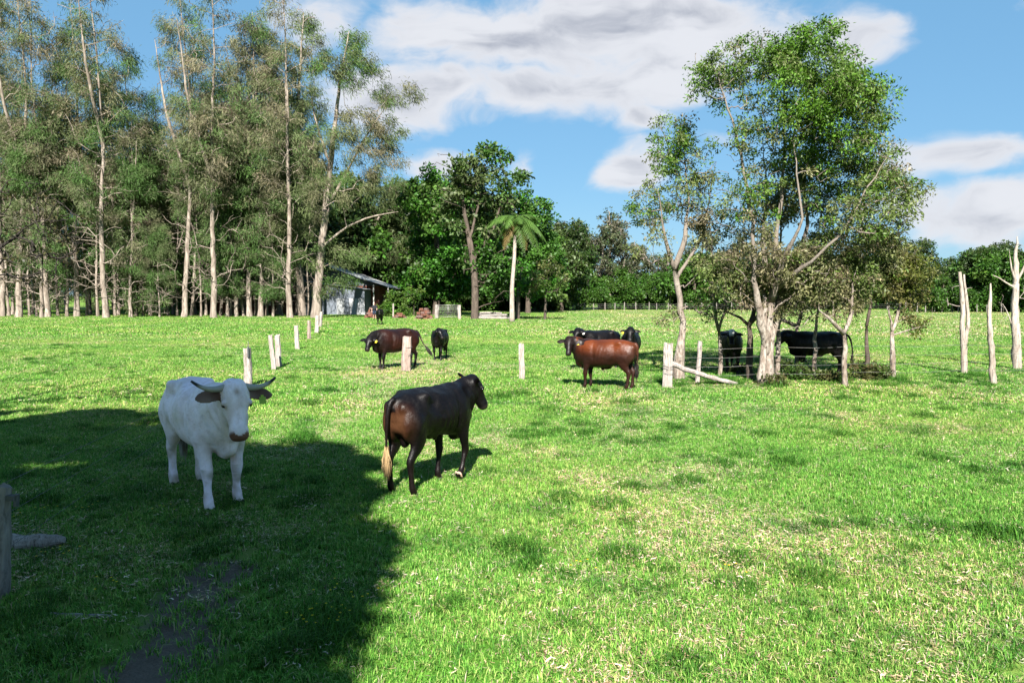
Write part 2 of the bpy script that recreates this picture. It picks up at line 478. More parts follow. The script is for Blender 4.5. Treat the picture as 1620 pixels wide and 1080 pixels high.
# ------------------------------------------------------------------ grass (instanced patches of real blades)
def grass_mat(name):
    m, t = new_mat(name)
    geo = t.n('ShaderNodeNewGeometry'); pos = geo.outputs['Position']
    c = attr(t)
    nl = t.noise(pos, .16, 3, .5); nm = t.noise(pos, .9, 4, .6)
    c = t.mix(t.m('MULTIPLY', t.smooth(nm, .5, .66), .8), c, t.mix(1.0, c, (.42, .58, .5), 'MULTIPLY'))
    c = t.mix(t.m('MULTIPLY', t.smooth(nl, .42, .65), .65), c, t.mix(1.0, c, (1.75, 1.22, 1.5), 'MULTIPLY'))
    p = principled(t, c, .6, .12)
    tr = t.n('ShaderNodeBsdfTranslucent'); t.put(tr.inputs[0], t.mix(1.0, c, (1.1 * ALB, 1.15 * ALB, .5 * ALB), 'MULTIPLY'))
    mx = t.n('ShaderNodeMixShader'); mx.inputs[0].default_value = .22
    m.node_tree.links.new(p, mx.inputs[1]); m.node_tree.links.new(tr.outputs[0], mx.inputs[2])
    return finish(m, t, mx.outputs[0])
M_GRASS = grass_mat('grass_blade')

GREENS = np.array([(.088, .275, .030), (.12, .36, .04), (.165, .42, .054), (.045, .165, .018), (.23, .47, .075), (.40, .56, .15)])
STRAWS = np.array([(.62, .52, .30), (.70, .61, .40), (.46, .36, .19), (.76, .68, .50)])
def blades(mb, rng, x, y, h, w, lean, cols, flat=0.0):
    n = len(x)
    a = rng.uniform(0, 2 * math.pi, n)
    d = np.stack([np.cos(a), np.sin(a), np.zeros(n)], -1)
    sd = np.stack([-np.sin(a), np.cos(a), np.zeros(n)], -1)
    b = np.stack([x, y, np.zeros(n)], -1)
    le = lean * rng.uniform(.3, 1.3, n)
    mid = b + d * (h * le * .35)[:, None] + np.array([0, 0, 1]) * (h * .6)[:, None]
    tip = b + d * (h * le)[:, None] + np.array([0, 0, 1]) * (h * (1 - .35 * le * le).clip(.1))[:, None]
    ww = w[:, None] * .5
    v = np.stack([b - sd * ww, b + sd * ww, mid + sd * ww * .8, mid - sd * ww * .8, tip], 1).reshape(-1, 3)
    k = np.arange(n) * 5
    q = np.stack([k, k + 1, k + 2, k + 3], -1); tt = np.stack([k + 3, k + 2, k + 4], -1)
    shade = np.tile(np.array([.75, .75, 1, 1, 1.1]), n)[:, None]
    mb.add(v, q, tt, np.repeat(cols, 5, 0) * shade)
def straws(mb, rng, x, y, L, w, cols):
    n = len(x); a = rng.uniform(0, 2 * math.pi, n)
    d = np.stack([np.cos(a), np.sin(a), rng.normal(0, .18, n)], -1); sd = np.stack([-np.sin(a), np.cos(a), rng.normal(0, .4, n)], -1)
    c = np.stack([x, y, rng.uniform(.012, .045, n)], -1)
    l2 = L[:, None] / 2; w2 = w[:, None] / 2
    c2 = c + sd * (L * rng.normal(0, .22, n))[:, None]
    v = np.stack([c - d * l2 - sd * w2, c - d * l2 + sd * w2, c2 + sd * w2, c2 - sd * w2, c + d * l2], 1).reshape(-1, 3)
    v[:, 2] = np.maximum(v[:, 2], .008)
    k = np.arange(n) * 5
    mb.add(v, np.stack([k, k + 1, k + 2, k + 3], -1), np.stack([k + 3, k + 2, k + 4], -1), np.repeat(cols, 5, 0))

def pick(rng, pal, n, p=None, j=.18):
    return pal[rng.choice(len(pal), n, p=p)] * (1 + j * rng.normal(size=(n, 1))).clip(.5, 1.6)
def patch(rng, size, nb, h, w, nstraw, sl, sw, lean=.9, dead=.1):
    mb = MB()
    r = lambda n: rng.normal(0, size * .36, n)
    cl = rng.normal(0, size * .36, (max(6, nb // 14), 2))            # little crowns of blades
    ci = rng.integers(0, len(cl), nb)
    x, y = cl[ci, 0] + rng.normal(0, size * .035, nb), cl[ci, 1] + rng.normal(0, size * .035, nb)
    cols = pick(rng, GREENS, nb); dm = rng.random(nb) < dead
    cols[dm] = pick(rng, STRAWS, dm.sum()) * .8
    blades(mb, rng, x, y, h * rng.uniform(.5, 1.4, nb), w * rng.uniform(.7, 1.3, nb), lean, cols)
    if nstraw:
        sc = rng.normal(0, size * .3, (max(2, nstraw // 9), 2)); si = rng.integers(0, len(sc), nstraw)
        straws(mb, rng, sc[si, 0] + rng.normal(0, size * .05, nstraw), sc[si, 1] + rng.normal(0, size * .05, nstraw),
               sl * rng.uniform(.5, 1.5, nstraw), sw * rng.uniform(.6, 1.5, nstraw), pick(rng, STRAWS, nstraw))
    return mb
def tuft(rng, rad, nb, h, w, pal):
    mb = MB()
    a, rr = rng.uniform(0, 2 * math.pi, nb), rad * np.sqrt(rng.random(nb))
    blades(mb, rng, rr * np.cos(a), rr * np.sin(a), h * rng.uniform(.3, 1.3, nb) * (1.15 - .6 * rr / rad), w * rng.uniform(.7, 1.3, nb), 1.15, pick(rng, pal, nb))
    return mb
DARKG = np.array([(.046, .155, .016), (.066, .205, .020), (.095, .26, .028), (.052, .175, .019)])

def scatter(name, variants, X, Y, Z, rot, scl, var, label, cat):
    """one countless-stuff object: variants instanced on points by geometry nodes"""
    coll = bpy.data.collections.new(name + '_pieces')
    for q, vmb in enumerate(variants):
        o = bpy.data.objects.new('%s_piece_%02d' % (name, q), vmb.mesh(name + '_piece', False, M_GRASS))
        coll.objects.link(o)
    me = bpy.data.meshes.new(name)
    n = len(X)
    me.vertices.add(n); me.vertices.foreach_set('co', np.stack([X, Y, Z], -1).astype(np.float32).ravel())
    for nm, typ, dat in (('rz', 'FLOAT', rot), ('sc', 'FLOAT', scl)):
        at = me.attributes.new(nm, typ, 'POINT'); at.data.foreach_set('value', np.asarray(dat, np.float32))
    at = me.attributes.new('vi', 'INT', 'POINT'); at.data.foreach_set('value', np.asarray(var, np.int32))
    me.materials.append(M_GRASS)
    o = obj(name, me); o['kind'] = 'stuff'; tag(o, label, cat)
    ng = bpy.data.node_groups.new(name, 'GeometryNodeTree')
    ng.interface.new_socket('Geometry', in_out='INPUT', socket_type='NodeSocketGeometry')
    ng.interface.new_socket('Geometry', in_out='OUTPUT', socket_type='NodeSocketGeometry')
    N, L = ng.nodes, ng.links
    gi, go = N.new('NodeGroupInput'), N.new('NodeGroupOutput')
    ci = N.new('GeometryNodeCollectionInfo'); ci.inputs['Collection'].default_value = coll
    ci.inputs['Separate Children'].default_value = True; ci.inputs['Reset Children'].default_value = True
    ip = N.new('GeometryNodeInstanceOnPoints'); ip.inputs['Pick Instance'].default_value = True
    def na(nm, typ):
        a = N.new('GeometryNodeInputNamedAttribute'); a.data_type = typ; a.inputs['Name'].default_value = nm
        return [q for q in a.outputs if q.enabled and q.name == 'Attribute'][0]
    cx = N.new('ShaderNodeCombineXYZ'); L.new(na('rz', 'FLOAT'), cx.inputs[2])
    L.new(gi.outputs[0], ip.inputs['Points']); L.new(ci.outputs[0], ip.inputs['Instance'])
    L.new(na('vi', 'INT'), ip.inputs['Instance Index'])
    L.new(cx.outputs[0], ip.inputs['Rotation']); L.new(na('sc', 'FLOAT'), ip.inputs['Scale'])
    L.new(ip.outputs[0], go.inputs[0])
    md = o.modifiers.new('scatter', 'NODES'); md.node_group = ng
    return o
def zone(rng, y0, y1, step, spread=.78, margin=1.5):
    xs, ys = [], []
    y = y0
    while y < y1:
        hw = spread * y + margin
        x = np.arange(-hw, hw, step)
        xs.append(x + rng.uniform(-.5, .5, len(x)) * step); ys.append(np.full(len(x), y) + rng.uniform(-.5, .5, len(x)) * step)
        y += step
    return np.concatenate(xs), np.concatenate(ys)
def ground_z(X, Y):
    return (fb(X, Y, .45) - .5) * .05 * np.clip((60 - np.abs(Y)) / 30, 0, 1)

def build_grass():
    rng = np.random.default_rng(11)
    near = [patch(rng, .62, 620, .052, .0058, ns, .034, .0048, .95, dd) for ns, dd in ((5, .03), (14, .04), (38, .08), (95, .13), (190, .19), (8, .03), (62, .10))]
    order = [0, 5, 1, 2, 6, 3, 4]        # from green to strawy
    X, Y = zone(rng, 3.6, 17, .30)
    sd, dr, st = masks(X, Y)
    dr = np.maximum(dr, np.clip(1.45 - seg_dist(X, Y, DIRT) / .33, 0, .93)); keep = rng.random(len(X)) > np.maximum(dr * 1.0, sd * .8)
    X, Y, sd, st = X[keep], Y[keep], sd[keep], st[keep]
    lvl = np.clip(st * .55 + sd * .5 + (fb(X, Y, 1.3) - .5) * 1.5 + rng.normal(0, .12, len(X)) + .1, 0, .999)
    var = np.array(order)[(lvl * 7).astype(int)]
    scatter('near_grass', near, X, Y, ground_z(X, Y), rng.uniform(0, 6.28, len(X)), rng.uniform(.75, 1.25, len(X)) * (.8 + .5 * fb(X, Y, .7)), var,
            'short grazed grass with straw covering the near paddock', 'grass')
    mid = [patch(rng, 1.7, 800, .07, .012, ns, .075, .010, .9, dd) for ns, dd in ((14, .04), (45, .08), (120, .14), (260, .22))]
    X, Y = zone(rng, 16.5, 46, .70)
    sd, dr, st = masks(X, Y)
    keep = rng.random(len(X)) > sd * .72
    X, Y, sd, st = X[keep], Y[keep], sd[keep], st[keep]
    lvl = np.clip(st * .6 + sd * 1.1 + (fb(X, Y, .5) - .5) * 1.2 + .12, 0, .999)
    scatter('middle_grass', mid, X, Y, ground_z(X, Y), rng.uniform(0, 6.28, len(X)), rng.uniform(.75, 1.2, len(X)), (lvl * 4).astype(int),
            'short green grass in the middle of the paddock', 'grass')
    far = [patch(rng, 5.5, 1100, .085, .035, ns, .16, .03, .9, dd) for ns, dd in ((20, .10), (60, .16), (120, .24))]
    X, Y = zone(rng, 45, 128, 2.6)
    lvl = np.clip(fb(X, Y, .12) * 1.5 - .45 + np.clip((X + 5) / 20, 0, 1) * .6, 0, .999)
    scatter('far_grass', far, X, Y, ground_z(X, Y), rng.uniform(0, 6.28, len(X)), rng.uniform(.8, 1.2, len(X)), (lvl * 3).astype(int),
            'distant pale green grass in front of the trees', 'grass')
    # darker standing tufts the cattle leave uneaten
    tf = [tuft(rng, .15, 190, .13, .0065, DARKG * .85), tuft(rng, .22, 320, .16, .007, DARKG * .85), tuft(rng, .12, 130, .11, .006, DARKG * .8), tuft(rng, .32, 420, .23, .0075, DARKG)]
    n = 2000
    Y = np.sqrt(rng.uniform(4.2 ** 2, 38 ** 2, n)); X = rng.uniform(-.8, .8, n) * Y
    keep = (fb(X, Y, .35) > .44) & (np.array(masks(X, Y)[1]) < .2) & (np.array(masks(X, Y)[0]) < .3)
    X, Y = X[keep], Y[keep]; V = rng.choice(3, len(X), p=[.4, .25, .35]); S = rng.uniform(.55, 1.25, len(X))
    hand = [(475, 700, 3, 1.2), (480, 690, 1, 1.2), (1245, 735, 1, 1.3), (1140, 740, 1, 1.3), (1170, 725, 0, 1.3), (1090, 765, 1, 1.1), (1040, 700, 1, 1.1), (1580, 850, 1, 1.5), (1570, 845, 0, 1.4),
            (1305, 835, 0, 1.3), (1250, 840, 0, 1.0), (965, 805, 1, 1.3), (985, 885, 1, 1.2), (815, 870, 1, 1.3), (845, 880, 0, 1.2), (1165, 935, 1, 1.0), (890, 915, 0, .9), (930, 690, 1, 1.2), (860, 690, 1, 1),
            (1210, 690, 1, 1.2), (1330, 690, 1, 1.2), (990, 640, 1, 1.5), (790, 630, 1, 1.6), (820, 625, 1, 1.4), (870, 650, 1, 1.3), (520, 620, 1, 1.3), (490, 640, 1, 1.4), (545, 1000, 3, 1.0), (520, 1020, 1, 1.2),
            (500, 980, 3, .9), (455, 1040, 1, 1.1), (560, 985, 1, 1.0), (30, 990, 3, .8), (80, 1040, 1, 1.0)]
    for k in range(46):                                              # long grass round the gate post and under the paperbarks
        px = rng.uniform(1015, 1425); hand.append((px, rng.uniform(600, 618) - (px > 1060) * rng.uniform(0, 8), int(rng.choice([1, 3, 3, 0])), rng.uniform(.7, 1.2)))
    for k in range(16):
        hand.append((rng.uniform(1490, 1620), rng.uniform(585, 612), int(rng.choice([1, 3])), rng.uniform(.7, 1.1)))
    hp = [G(a, b) for a, b, *_ in hand]
    X = np.concatenate([X, [p.x for p in hp]]); Y = np.concatenate([Y, [p.y for p in hp]])
    V = np.concatenate([V, [h[2] for h in hand]]); S = np.concatenate([S, [h[3] for h in hand]])
    scatter('grass_tufts', tf, X, Y, ground_z(X, Y) - .005, rng.uniform(0, 6.28, len(X)), S, V, 'darker taller grass tufts standing out of the grazed turf', 'grass')
    # matted straw and a few dry leaves lying on the turf
    lit = []
    for ns, sz in ((26, .10), (45, .16), (16, .07)):
        b = MB(); straws(b, rng, rng.normal(0, sz, ns), rng.normal(0, sz * .6, ns), rng.uniform(.02, .055, ns), rng.uniform(.004, .008, ns), pick(rng, np.array([(.70, .58, .43), (.78, .68, .54), (.56, .42, .30)]), ns)); lit.append(b)
    n = 520
    Y = np.sqrt(rng.uniform(4.2 ** 2, 22 ** 2, n)); X = rng.uniform(-.8, .8, n) * Y
    keep = fb(X, Y, .6) > .44
    X, Y = X[keep], Y[keep]
    scatter('straw_litter', lit, X, Y, ground_z(X, Y) + .02, rng.uniform(0, 6.28, len(X)), rng.uniform(.6, 1.4, len(X)), rng.integers(0, 3, len(X)), 'small mats of pale dry straw lying on the turf', 'straw')
    # tiny yellow paddock flowers
    fl = MB()
    for k in range(5):
        a = rng.uniform(0, 6.28); c = np.array([rng.normal(0, .08), rng.normal(0, .08), rng.uniform(.07, .13)])
        v = [c]
        for q in range(6):
            v.append(c + np.array([math.cos(a + q * 1.047), math.sin(a + q * 1.047), .15]) * .011)
        fl.add(v, None, [[0, 1 + q, 1 + (q + 1) % 6] for q in range(6)], (.85, .68, .02))
        fl.tube([c * [1, 1, 0], c], [.0012, .001], 3, (.06, .14, .02), cap=False)
    pts = [G(px, py) for px, py in ((548, 985), (530, 1000), (560, 960), (505, 975), (100, 880), (60, 815), (130, 815), (270, 812), (85, 885), (180, 940), (520, 950), (1165, 910), (930, 905), (480, 1005), (20, 830))]
    X, Y = np.array([p.x for p in pts]), np.array([p.y for p in pts])
    scatter('yellow_flowers', [fl], X, Y, ground_z(X, Y), rng.uniform(0, 6, len(X)), np.ones(len(X)), np.zeros(len(X), int), 'tiny yellow flowers dotted in the shaded grass', 'flowers')
build_grass()
# ------------------------------------------------------------------ trees
def grow(rng, stems, attr_pts, r_tip=.012, expo=.46, seg=.6, jit=.10, up=.25, back=.8, crook=.28):
    """stems: list of (points, radii). Attraction points are joined to the nearest fitting node. -> chains [(pts, radii)]"""
    pos, par, rad, isst = [], [], [], []
    for pts, rr in stems:
        pts = np.asarray(pts, float)
        L = np.linalg.norm(np.diff(pts, axis=0), axis=1)
        s = np.concatenate([[0], np.cumsum(L)])
        n = max(4, int(s[-1] / seg) + 1)
        u = np.linspace(0, s[-1], n)
        # smooth the polyline a little
        pp = np.stack([np.interp(u, s, pts[:, k]) for k in range(3)], -1)
        for _ in range(2):
            pp[1:-1] = .5 * pp[1:-1] + .25 * (pp[:-2] + pp[2:])
        pp[1:-1] += rng.normal(0, jit * .9 * seg, (n - 2, 3)) * crook
        rr = np.interp(u, s, np.interp(np.linspace(0, s[-1], len(rr)), np.linspace(0, s[-1], len(rr)), rr)) if len(rr) != len(pts) else np.interp(u, s, rr)
        prev = -1
        if pos:
            dd = np.linalg.norm(np.asarray(pos) - pp[0], axis=1)
            if dd.min() < 1.5 * seg:
                prev = int(dd.argmin())
        for q in range(n):
            pos.append(pp[q]); par.append(prev); rad.append(rr[q]); isst.append(True); prev = len(pos) - 1
    A = np.asarray(attr_pts, float)
    if len(A):
        base = np.asarray(pos)
        d0 = np.min(np.linalg.norm(A[:, None] - base[None], axis=2), axis=1)
        for a in A[np.argsort(d0)]:
            PP = np.asarray(pos)
            d = np.linalg.norm(PP - a, axis=1)
            cost = d * (1 + back * np.clip((PP[:, 2] - a[2]) / (d + 1e-6) + .15, 0, 2))
            k = int(cost.argmin()); p = PP[k]; L = d[k]
            n = max(2, int(L / seg) + 1)
            u = np.linspace(0, 1, n + 1)[1:, None]
            bow = np.array([0, 0, 1]) * up * L * .5 + rng.normal(0, .14 * L, 3)
            path = p + (a - p) * u + bow * (u * (1 - u)) * 1.3 + rng.normal(0, jit * seg, (n, 3)) * (u < 1)
            prev = k
            for q in range(n):
                pos.append(path[q]); par.append(prev); rad.append(0); isst.append(False); prev = len(pos) - 1
    n = len(pos); cnt = np.zeros(n); ch = [[] for _ in range(n)]
    for q in range(n):
        if par[q] >= 0:
            ch[par[q]].append(q)
    for q in range(n - 1, -1, -1):
        if not ch[q]:
            cnt[q] = 1
        if par[q] >= 0:
            cnt[par[q]] += cnt[q]
    R = np.array(rad)
    for q in range(n):
        if not isst[q]:
            R[q] = r_tip * max(cnt[q], 1) ** expo
            R[q] = min(R[q], .72 * R[par[q]] if isst[par[q]] else R[par[q]])
            if not ch[q]:
                R[q] = r_tip * .5
    chains, todo = [], [(q, None) for q in range(n) if par[q] < 0]
    while todo:
        q, start = todo.pop()
        pts, rr = [], []
        if start is not None:
            pts.append(pos[start]); rr.append(min(R[q] * 1.15, R[start]))
        while True:
            pts.append(pos[q]); rr.append(R[q])
            if not ch[q]:
                break
            main = max(ch[q], key=lambda c: (isst[c] and isst[q], cnt[c]))
            for c in ch[q]:
                if c != main:
                    todo.append((c, q))
            q = main
        chains.append((np.array(pts), np.array(rr)))
    return chains
def wood_mesh(name, chains, mat, rng, big=.06, jit=.05):
    mb = MB()
    for pts, rr in chains:
        k = 10 if rr.max() > big * 2 else (6 if rr.max() > big * .6 else (4 if rr.max() > big * .2 else 3))
        mb.tube(pts, rr, k, (1, 1, 1), jit if rr.max() > big else 0, rng, cap=False)
    return mb.mesh(name, True, mat)
def leaves(mb, rng, C, spread, n_per, size, aspect, cols, droop=.2, out=None, flat=.75):
    """diamond leaves round clump centres C (m,3); cols (m,3) clump colours"""
    m = len(C); n = m * n_per
    idx = np.repeat(np.arange(m), n_per)
    off = rng.normal(0, 1, (n, 3)); off /= np.linalg.norm(off, axis=1)[:, None]
    off *= (rng.random(n) ** .45)[:, None] * spread * np.array([1, 1, flat])
    sc = rng.uniform(.6, 1.3, m)[idx][:, None]
    c = C[idx] + off * sc
    d = rng.normal(0, 1, (n, 3)) + off / (np.abs(off).max() + 1e-6) * .8; d[:, 2] -= droop * 2
    d /= np.linalg.norm(d, axis=1)[:, None]
    s = np.cross(d, rng.normal(0, 1, (n, 3))); s /= np.linalg.norm(s, axis=1)[:, None] + 1e-9
    L = size * rng.uniform(.6, 1.35, n)[:, None]; w = L * aspect
    v = np.stack([c, c + d * L * .45 + s * w, c + d * L, c + d * L * .45 - s * w], 1).reshape(-1, 3)
    k = np.arange(n) * 4
    cc = cols[idx] * (1 + .32 * rng.normal(size=(n, 1))).clip(.4, 1.9)
    mb.add(v, np.stack([k, k + 1, k + 2, k + 3], -1), None, np.repeat(cc, 4, 0))
def wisps(mb, rng, C, axis_xy, spread, n_per, size, wid, cols, droop=.55):
    """thin drooping she-oak needles spraying out of twig ends"""
    m = len(C); n = m * n_per; idx = np.repeat(np.arange(m), n_per)
    off = rng.normal(0, .5, (n, 3)) * spread * np.array([1, 1, .8])
    c = C[idx] + off
    o = C[idx][:, :2] - axis_xy(C[idx][:, 2]); o /= np.linalg.norm(o, axis=1)[:, None] + 1e-6
    d = np.concatenate([o * .55, np.full((n, 1), .15)], 1) + rng.normal(0, .55, (n, 3))
    d[:, 2] -= droop * rng.uniform(.0, 2.0, n)
    d /= np.linalg.norm(d, axis=1)[:, None]
    s = np.cross(d, rng.normal(0, 1, (n, 3))); s /= np.linalg.norm(s, axis=1)[:, None] + 1e-9
    L = size * rng.uniform(.5, 1.4, n)[:, None]; w = wid * rng.uniform(.6, 1.3, n)[:, None]
    tip = c + d * L - np.array([0, 0, 1]) * L * .25
    v = np.stack([c, c + d * L * .5 + s * w, tip, c + d * L * .5 - s * w], 1).reshape(-1, 3)
    k = np.arange(n) * 4
    cc = cols[idx] * (1 + .2 * rng.normal(size=(n, 1))).clip(.45, 1.7)
    mb.add(v, np.stack([k, k + 1, k + 2, k + 3], -1), None, np.repeat(cc, 4, 0))
def mixcol(rng, n, a, b, f):
    f = np.clip(np.asarray(f) + rng.normal(0, .22, n), 0, 1)[:, None]
    return (np.array(a) * (1 - f) + np.array(b) * f) * (1 + .18 * rng.normal(size=(n, 1))).clip(.5, 1.6)

# ---- she-oak prototypes (tall, thin crowned, drooping needles)
def she_oak(seed, h, r0, crown_lo, width, n_clump, n_per, sparse_top=0.0, lean=(0, 0), fork=False, green=.5, wisp=(.60, .038), bare=130):
    rng = np.random.default_rng(seed)
    z = np.linspace(0, h, 9)
    wx = np.cumsum(rng.normal(0, h * .006, 9)); wy = np.cumsum(rng.normal(0, h * .006, 9)); wx -= wx[0]; wy -= wy[0]
    tp = np.stack([wx + lean[0] * (z / h) ** 1.3 * h, wy + lean[1] * (z / h) ** 1.3 * h, z], -1)
    rr = .70 * r0 * (1 - .93 * (z / h) ** .85); rr[0] *= 1.35
    # root flare
    tp = np.insert(tp, 1, tp[0] * .88 + tp[1] * .12, 0); rr = np.insert(rr, 1, r0 * .74)
    stems = [(tp, rr)]
    ax = lambda zz: np.stack([np.interp(zz, tp[:, 2], tp[:, 0]), np.interp(zz, tp[:, 2], tp[:, 1])], -1)
    if fork:
        zf = h * rng.uniform(.35, .5); b = np.array([*ax(np.array([zf]))[0], zf]); a = rng.uniform(0, 6.28)
        e = b + np.array([math.cos(a) * h * .09, math.sin(a) * h * .09, h * .42])
        stems.append(([b, b * .5 + e * .5 + np.array([math.cos(a), math.sin(a), 0]) * h * .02, e], [r0 * .45, r0 * .3, .03]))
    A = []
    while len(A) < n_clump:
        f = rng.random() ** .9
        zz = h * (crown_lo + (1.0 - crown_lo) * f)
        prof = width * (.55 + .6 * math.sin(math.pi * min(1, f * 1.05) ** .8)) * (1 - .35 * f)
        # boughs come in layers with gaps between
        if mnoise.noise(Vector((seed * 3.1, zz * .45, 0))) < -.05 and rng.random() < .8:
            continue
        if rng.random() < sparse_top * f * .8:
            continue
        a = rng.uniform(0, 6.28); q = prof * math.sqrt(rng.uniform(.03, 1))
        if mnoise.noise(Vector((math.cos(a) * 1.6 + seed, math.sin(a) * 1.6, zz * .22))) < .02 and rng.random() < .75:
            continue
        c = ax(np.array([zz]))[0]
        A.append((c[0] + q * math.cos(a), c[1] + q * math.sin(a), zz + rng.normal(0, .4)))
    A = np.array(A)
    B = []                                                          # dead bare boughs lower down
    for k in range(bare):
        zz = h * (rng.uniform(.08, .95) if k % 2 else rng.uniform(.08, crown_lo + .2)); a = rng.uniform(0, 6.28); q = width * rng.uniform(.4, 1.0); c = ax(np.array([zz]))[0]
        B.append((c[0] + q * math.cos(a), c[1] + q * math.sin(a), zz + rng.uniform(-.5, 1.2)))
    chains = grow(rng, stems, np.concatenate([A, B]) if bare else A, .026, .42, 1.0, .12, .35, 1.2)
    f = (A[:, 2] / h)
    tone = np.array([mnoise.noise(Vector((p[0] * .35, p[1] * .35, p[2] * .28 + seed))) for p in A])
    cols = .92 * mixcol(rng, len(A), (.090, .175, .045), (.25, .215, .14), .86 - green + tone * 1.1 + (f - .5) * .3)
    mb = MB()
    wisps(mb, rng, A, ax, .85, int(n_per * 1.45), wisp[0] * .74, wisp[1] * .76, cols)
    return wood_mesh('she_oak_trunk', chains, M_OAKBARK, rng, .1, .05), mb.mesh('she_oak_crown', False, M_NEEDLE)

def tree_thing(name, label, trunk_me, crown_me, loc, rz=0, sc=1.0, group=None, cat='tree'):
    o = thing(name, label, cat, loc, rz, group)
    o.scale = (sc, sc, sc)
    obj('trunk', trunk_me, o)
    if crown_me is not None:
        obj('crown', crown_me, o)
    return o
PROTO = {}
def build_protos():
    PROTO['tall_a'] = she_oak(21, 37, .46, .30, 4.0, 160, 75, .55, (.0, 0), True, .5)
    PROTO['tall_b'] = she_oak(22, 40, .50, .42, 4.2, 150, 70, .6, (.02, 0), True, .45)
    PROTO['tall_c'] = she_oak(23, 34, .42, .20, 4.3, 185, 75, .35, (-.02, 0), False, .6)
    PROTO['tall_d'] = she_oak(24, 36, .44, .34, 3.6, 145, 75, .5, (.03, 0), True, .4)
    PROTO['mid_a'] = she_oak(25, 22, .30, .14, 3.8, 210, 85, .1, (0, 0), False, .8, (.6, .045))
    PROTO['mid_b'] = she_oak(26, 17, .25, .16, 3.3, 170, 85, .1, (.03, 0), False, .85, (.6, .045))
    PROTO['mid_c'] = she_oak(27, 26, .33, .18, 3.6, 210, 80, .2, (-.02, 0), True, .65, (.6, .045))
    PROTO['slim_a'] = she_oak(31, 30, .24, .50, 2.6, 80, 75, .5, (.02, 0), False, .5)
    PROTO['slim_b'] = she_oak(32, 24, .20, .45, 2.3, 80, 75, .4, (-.03, .01), True, .6)
    PROTO['low'] = she_oak(28, 9, .16, .12, 2.6, 110, 80, .0, (0, 0), False, .75, (.5, .045), 20)
build_protos()
FRONT = [  # px, base py, prototype, scale, note
    (3, 501, 'tall_a', 1.05), (30, 502, 'tall_b', .98), (66, 502, 'mid_c', .9), (76, 502, 'tall_d', 1.02), (122, 501, 'tall_c', 1.1),
    (168, 503, 'tall_a', 1.02), (207, 502, 'mid_c', .85), (226, 501, 'low', .9), (253, 502, 'mid_b', .6), (292, 502, 'tall_b', .93), (338, 503, 'tall_d', 1.05),
    (360, 501, 'mid_a', .9), (374, 501, 'mid_c', 1.0), (395, 501, 'tall_c', 1.0), (412, 501, 'tall_a', .92), (432, 501, 'mid_a', .75), (459, 503, 'tall_d', .98)]
SECOND = [(20, 498, 'mid_a', 1.0), (50, 498, 'mid_b', 1.1), (143, 498, 'mid_a', 1.05), (187, 499, 'mid_b', 1.1), (238, 498, 'mid_a', 1.05), (274, 498, 'mid_c', .8),
          (310, 498, 'mid_b', 1.2), (325, 499, 'mid_a', .95), (385, 498, 'mid_b', 1.1), (440, 498, 'tall_a', .95), (477, 498, 'mid_c', 1.1), (-25, 500, 'tall_c', 1.0), (-60, 499, 'tall_a', 1.0),
          (5, 497, 'tall_d', 1.1), (250, 497, 'mid_c', 1.0)]
THIN = [(14, 500, 'slim_a', 1.0), (47, 500, 'slim_b', 1.0), (58, 501, 'slim_a', .9), (92, 500, 'slim_b', 1.1), (106, 501, 'slim_a', 1.0), (137, 500, 'slim_b', .9), (155, 501, 'slim_b', 1.2), (182, 500, 'slim_a', .95), (216, 500, 'slim_a', 1.05), (240, 500.5, 'slim_b', 1.0), (266, 500, 'slim_a', .9), (281, 500, 'slim_b', .9),
        (303, 500, 'slim_a', 1.1), (318, 501, 'slim_b', .9), (349, 500, 'slim_a', 1.0), (366, 500, 'slim_b', 1.0), (385, 500.5, 'slim_a', .9), (404, 500, 'slim_b', 1.1), (422, 500, 'slim_a', 1.0), (446, 500, 'slim_b', .9), (468, 499.5, 'slim_a', .9), (488, 500, 'slim_b', .8)]
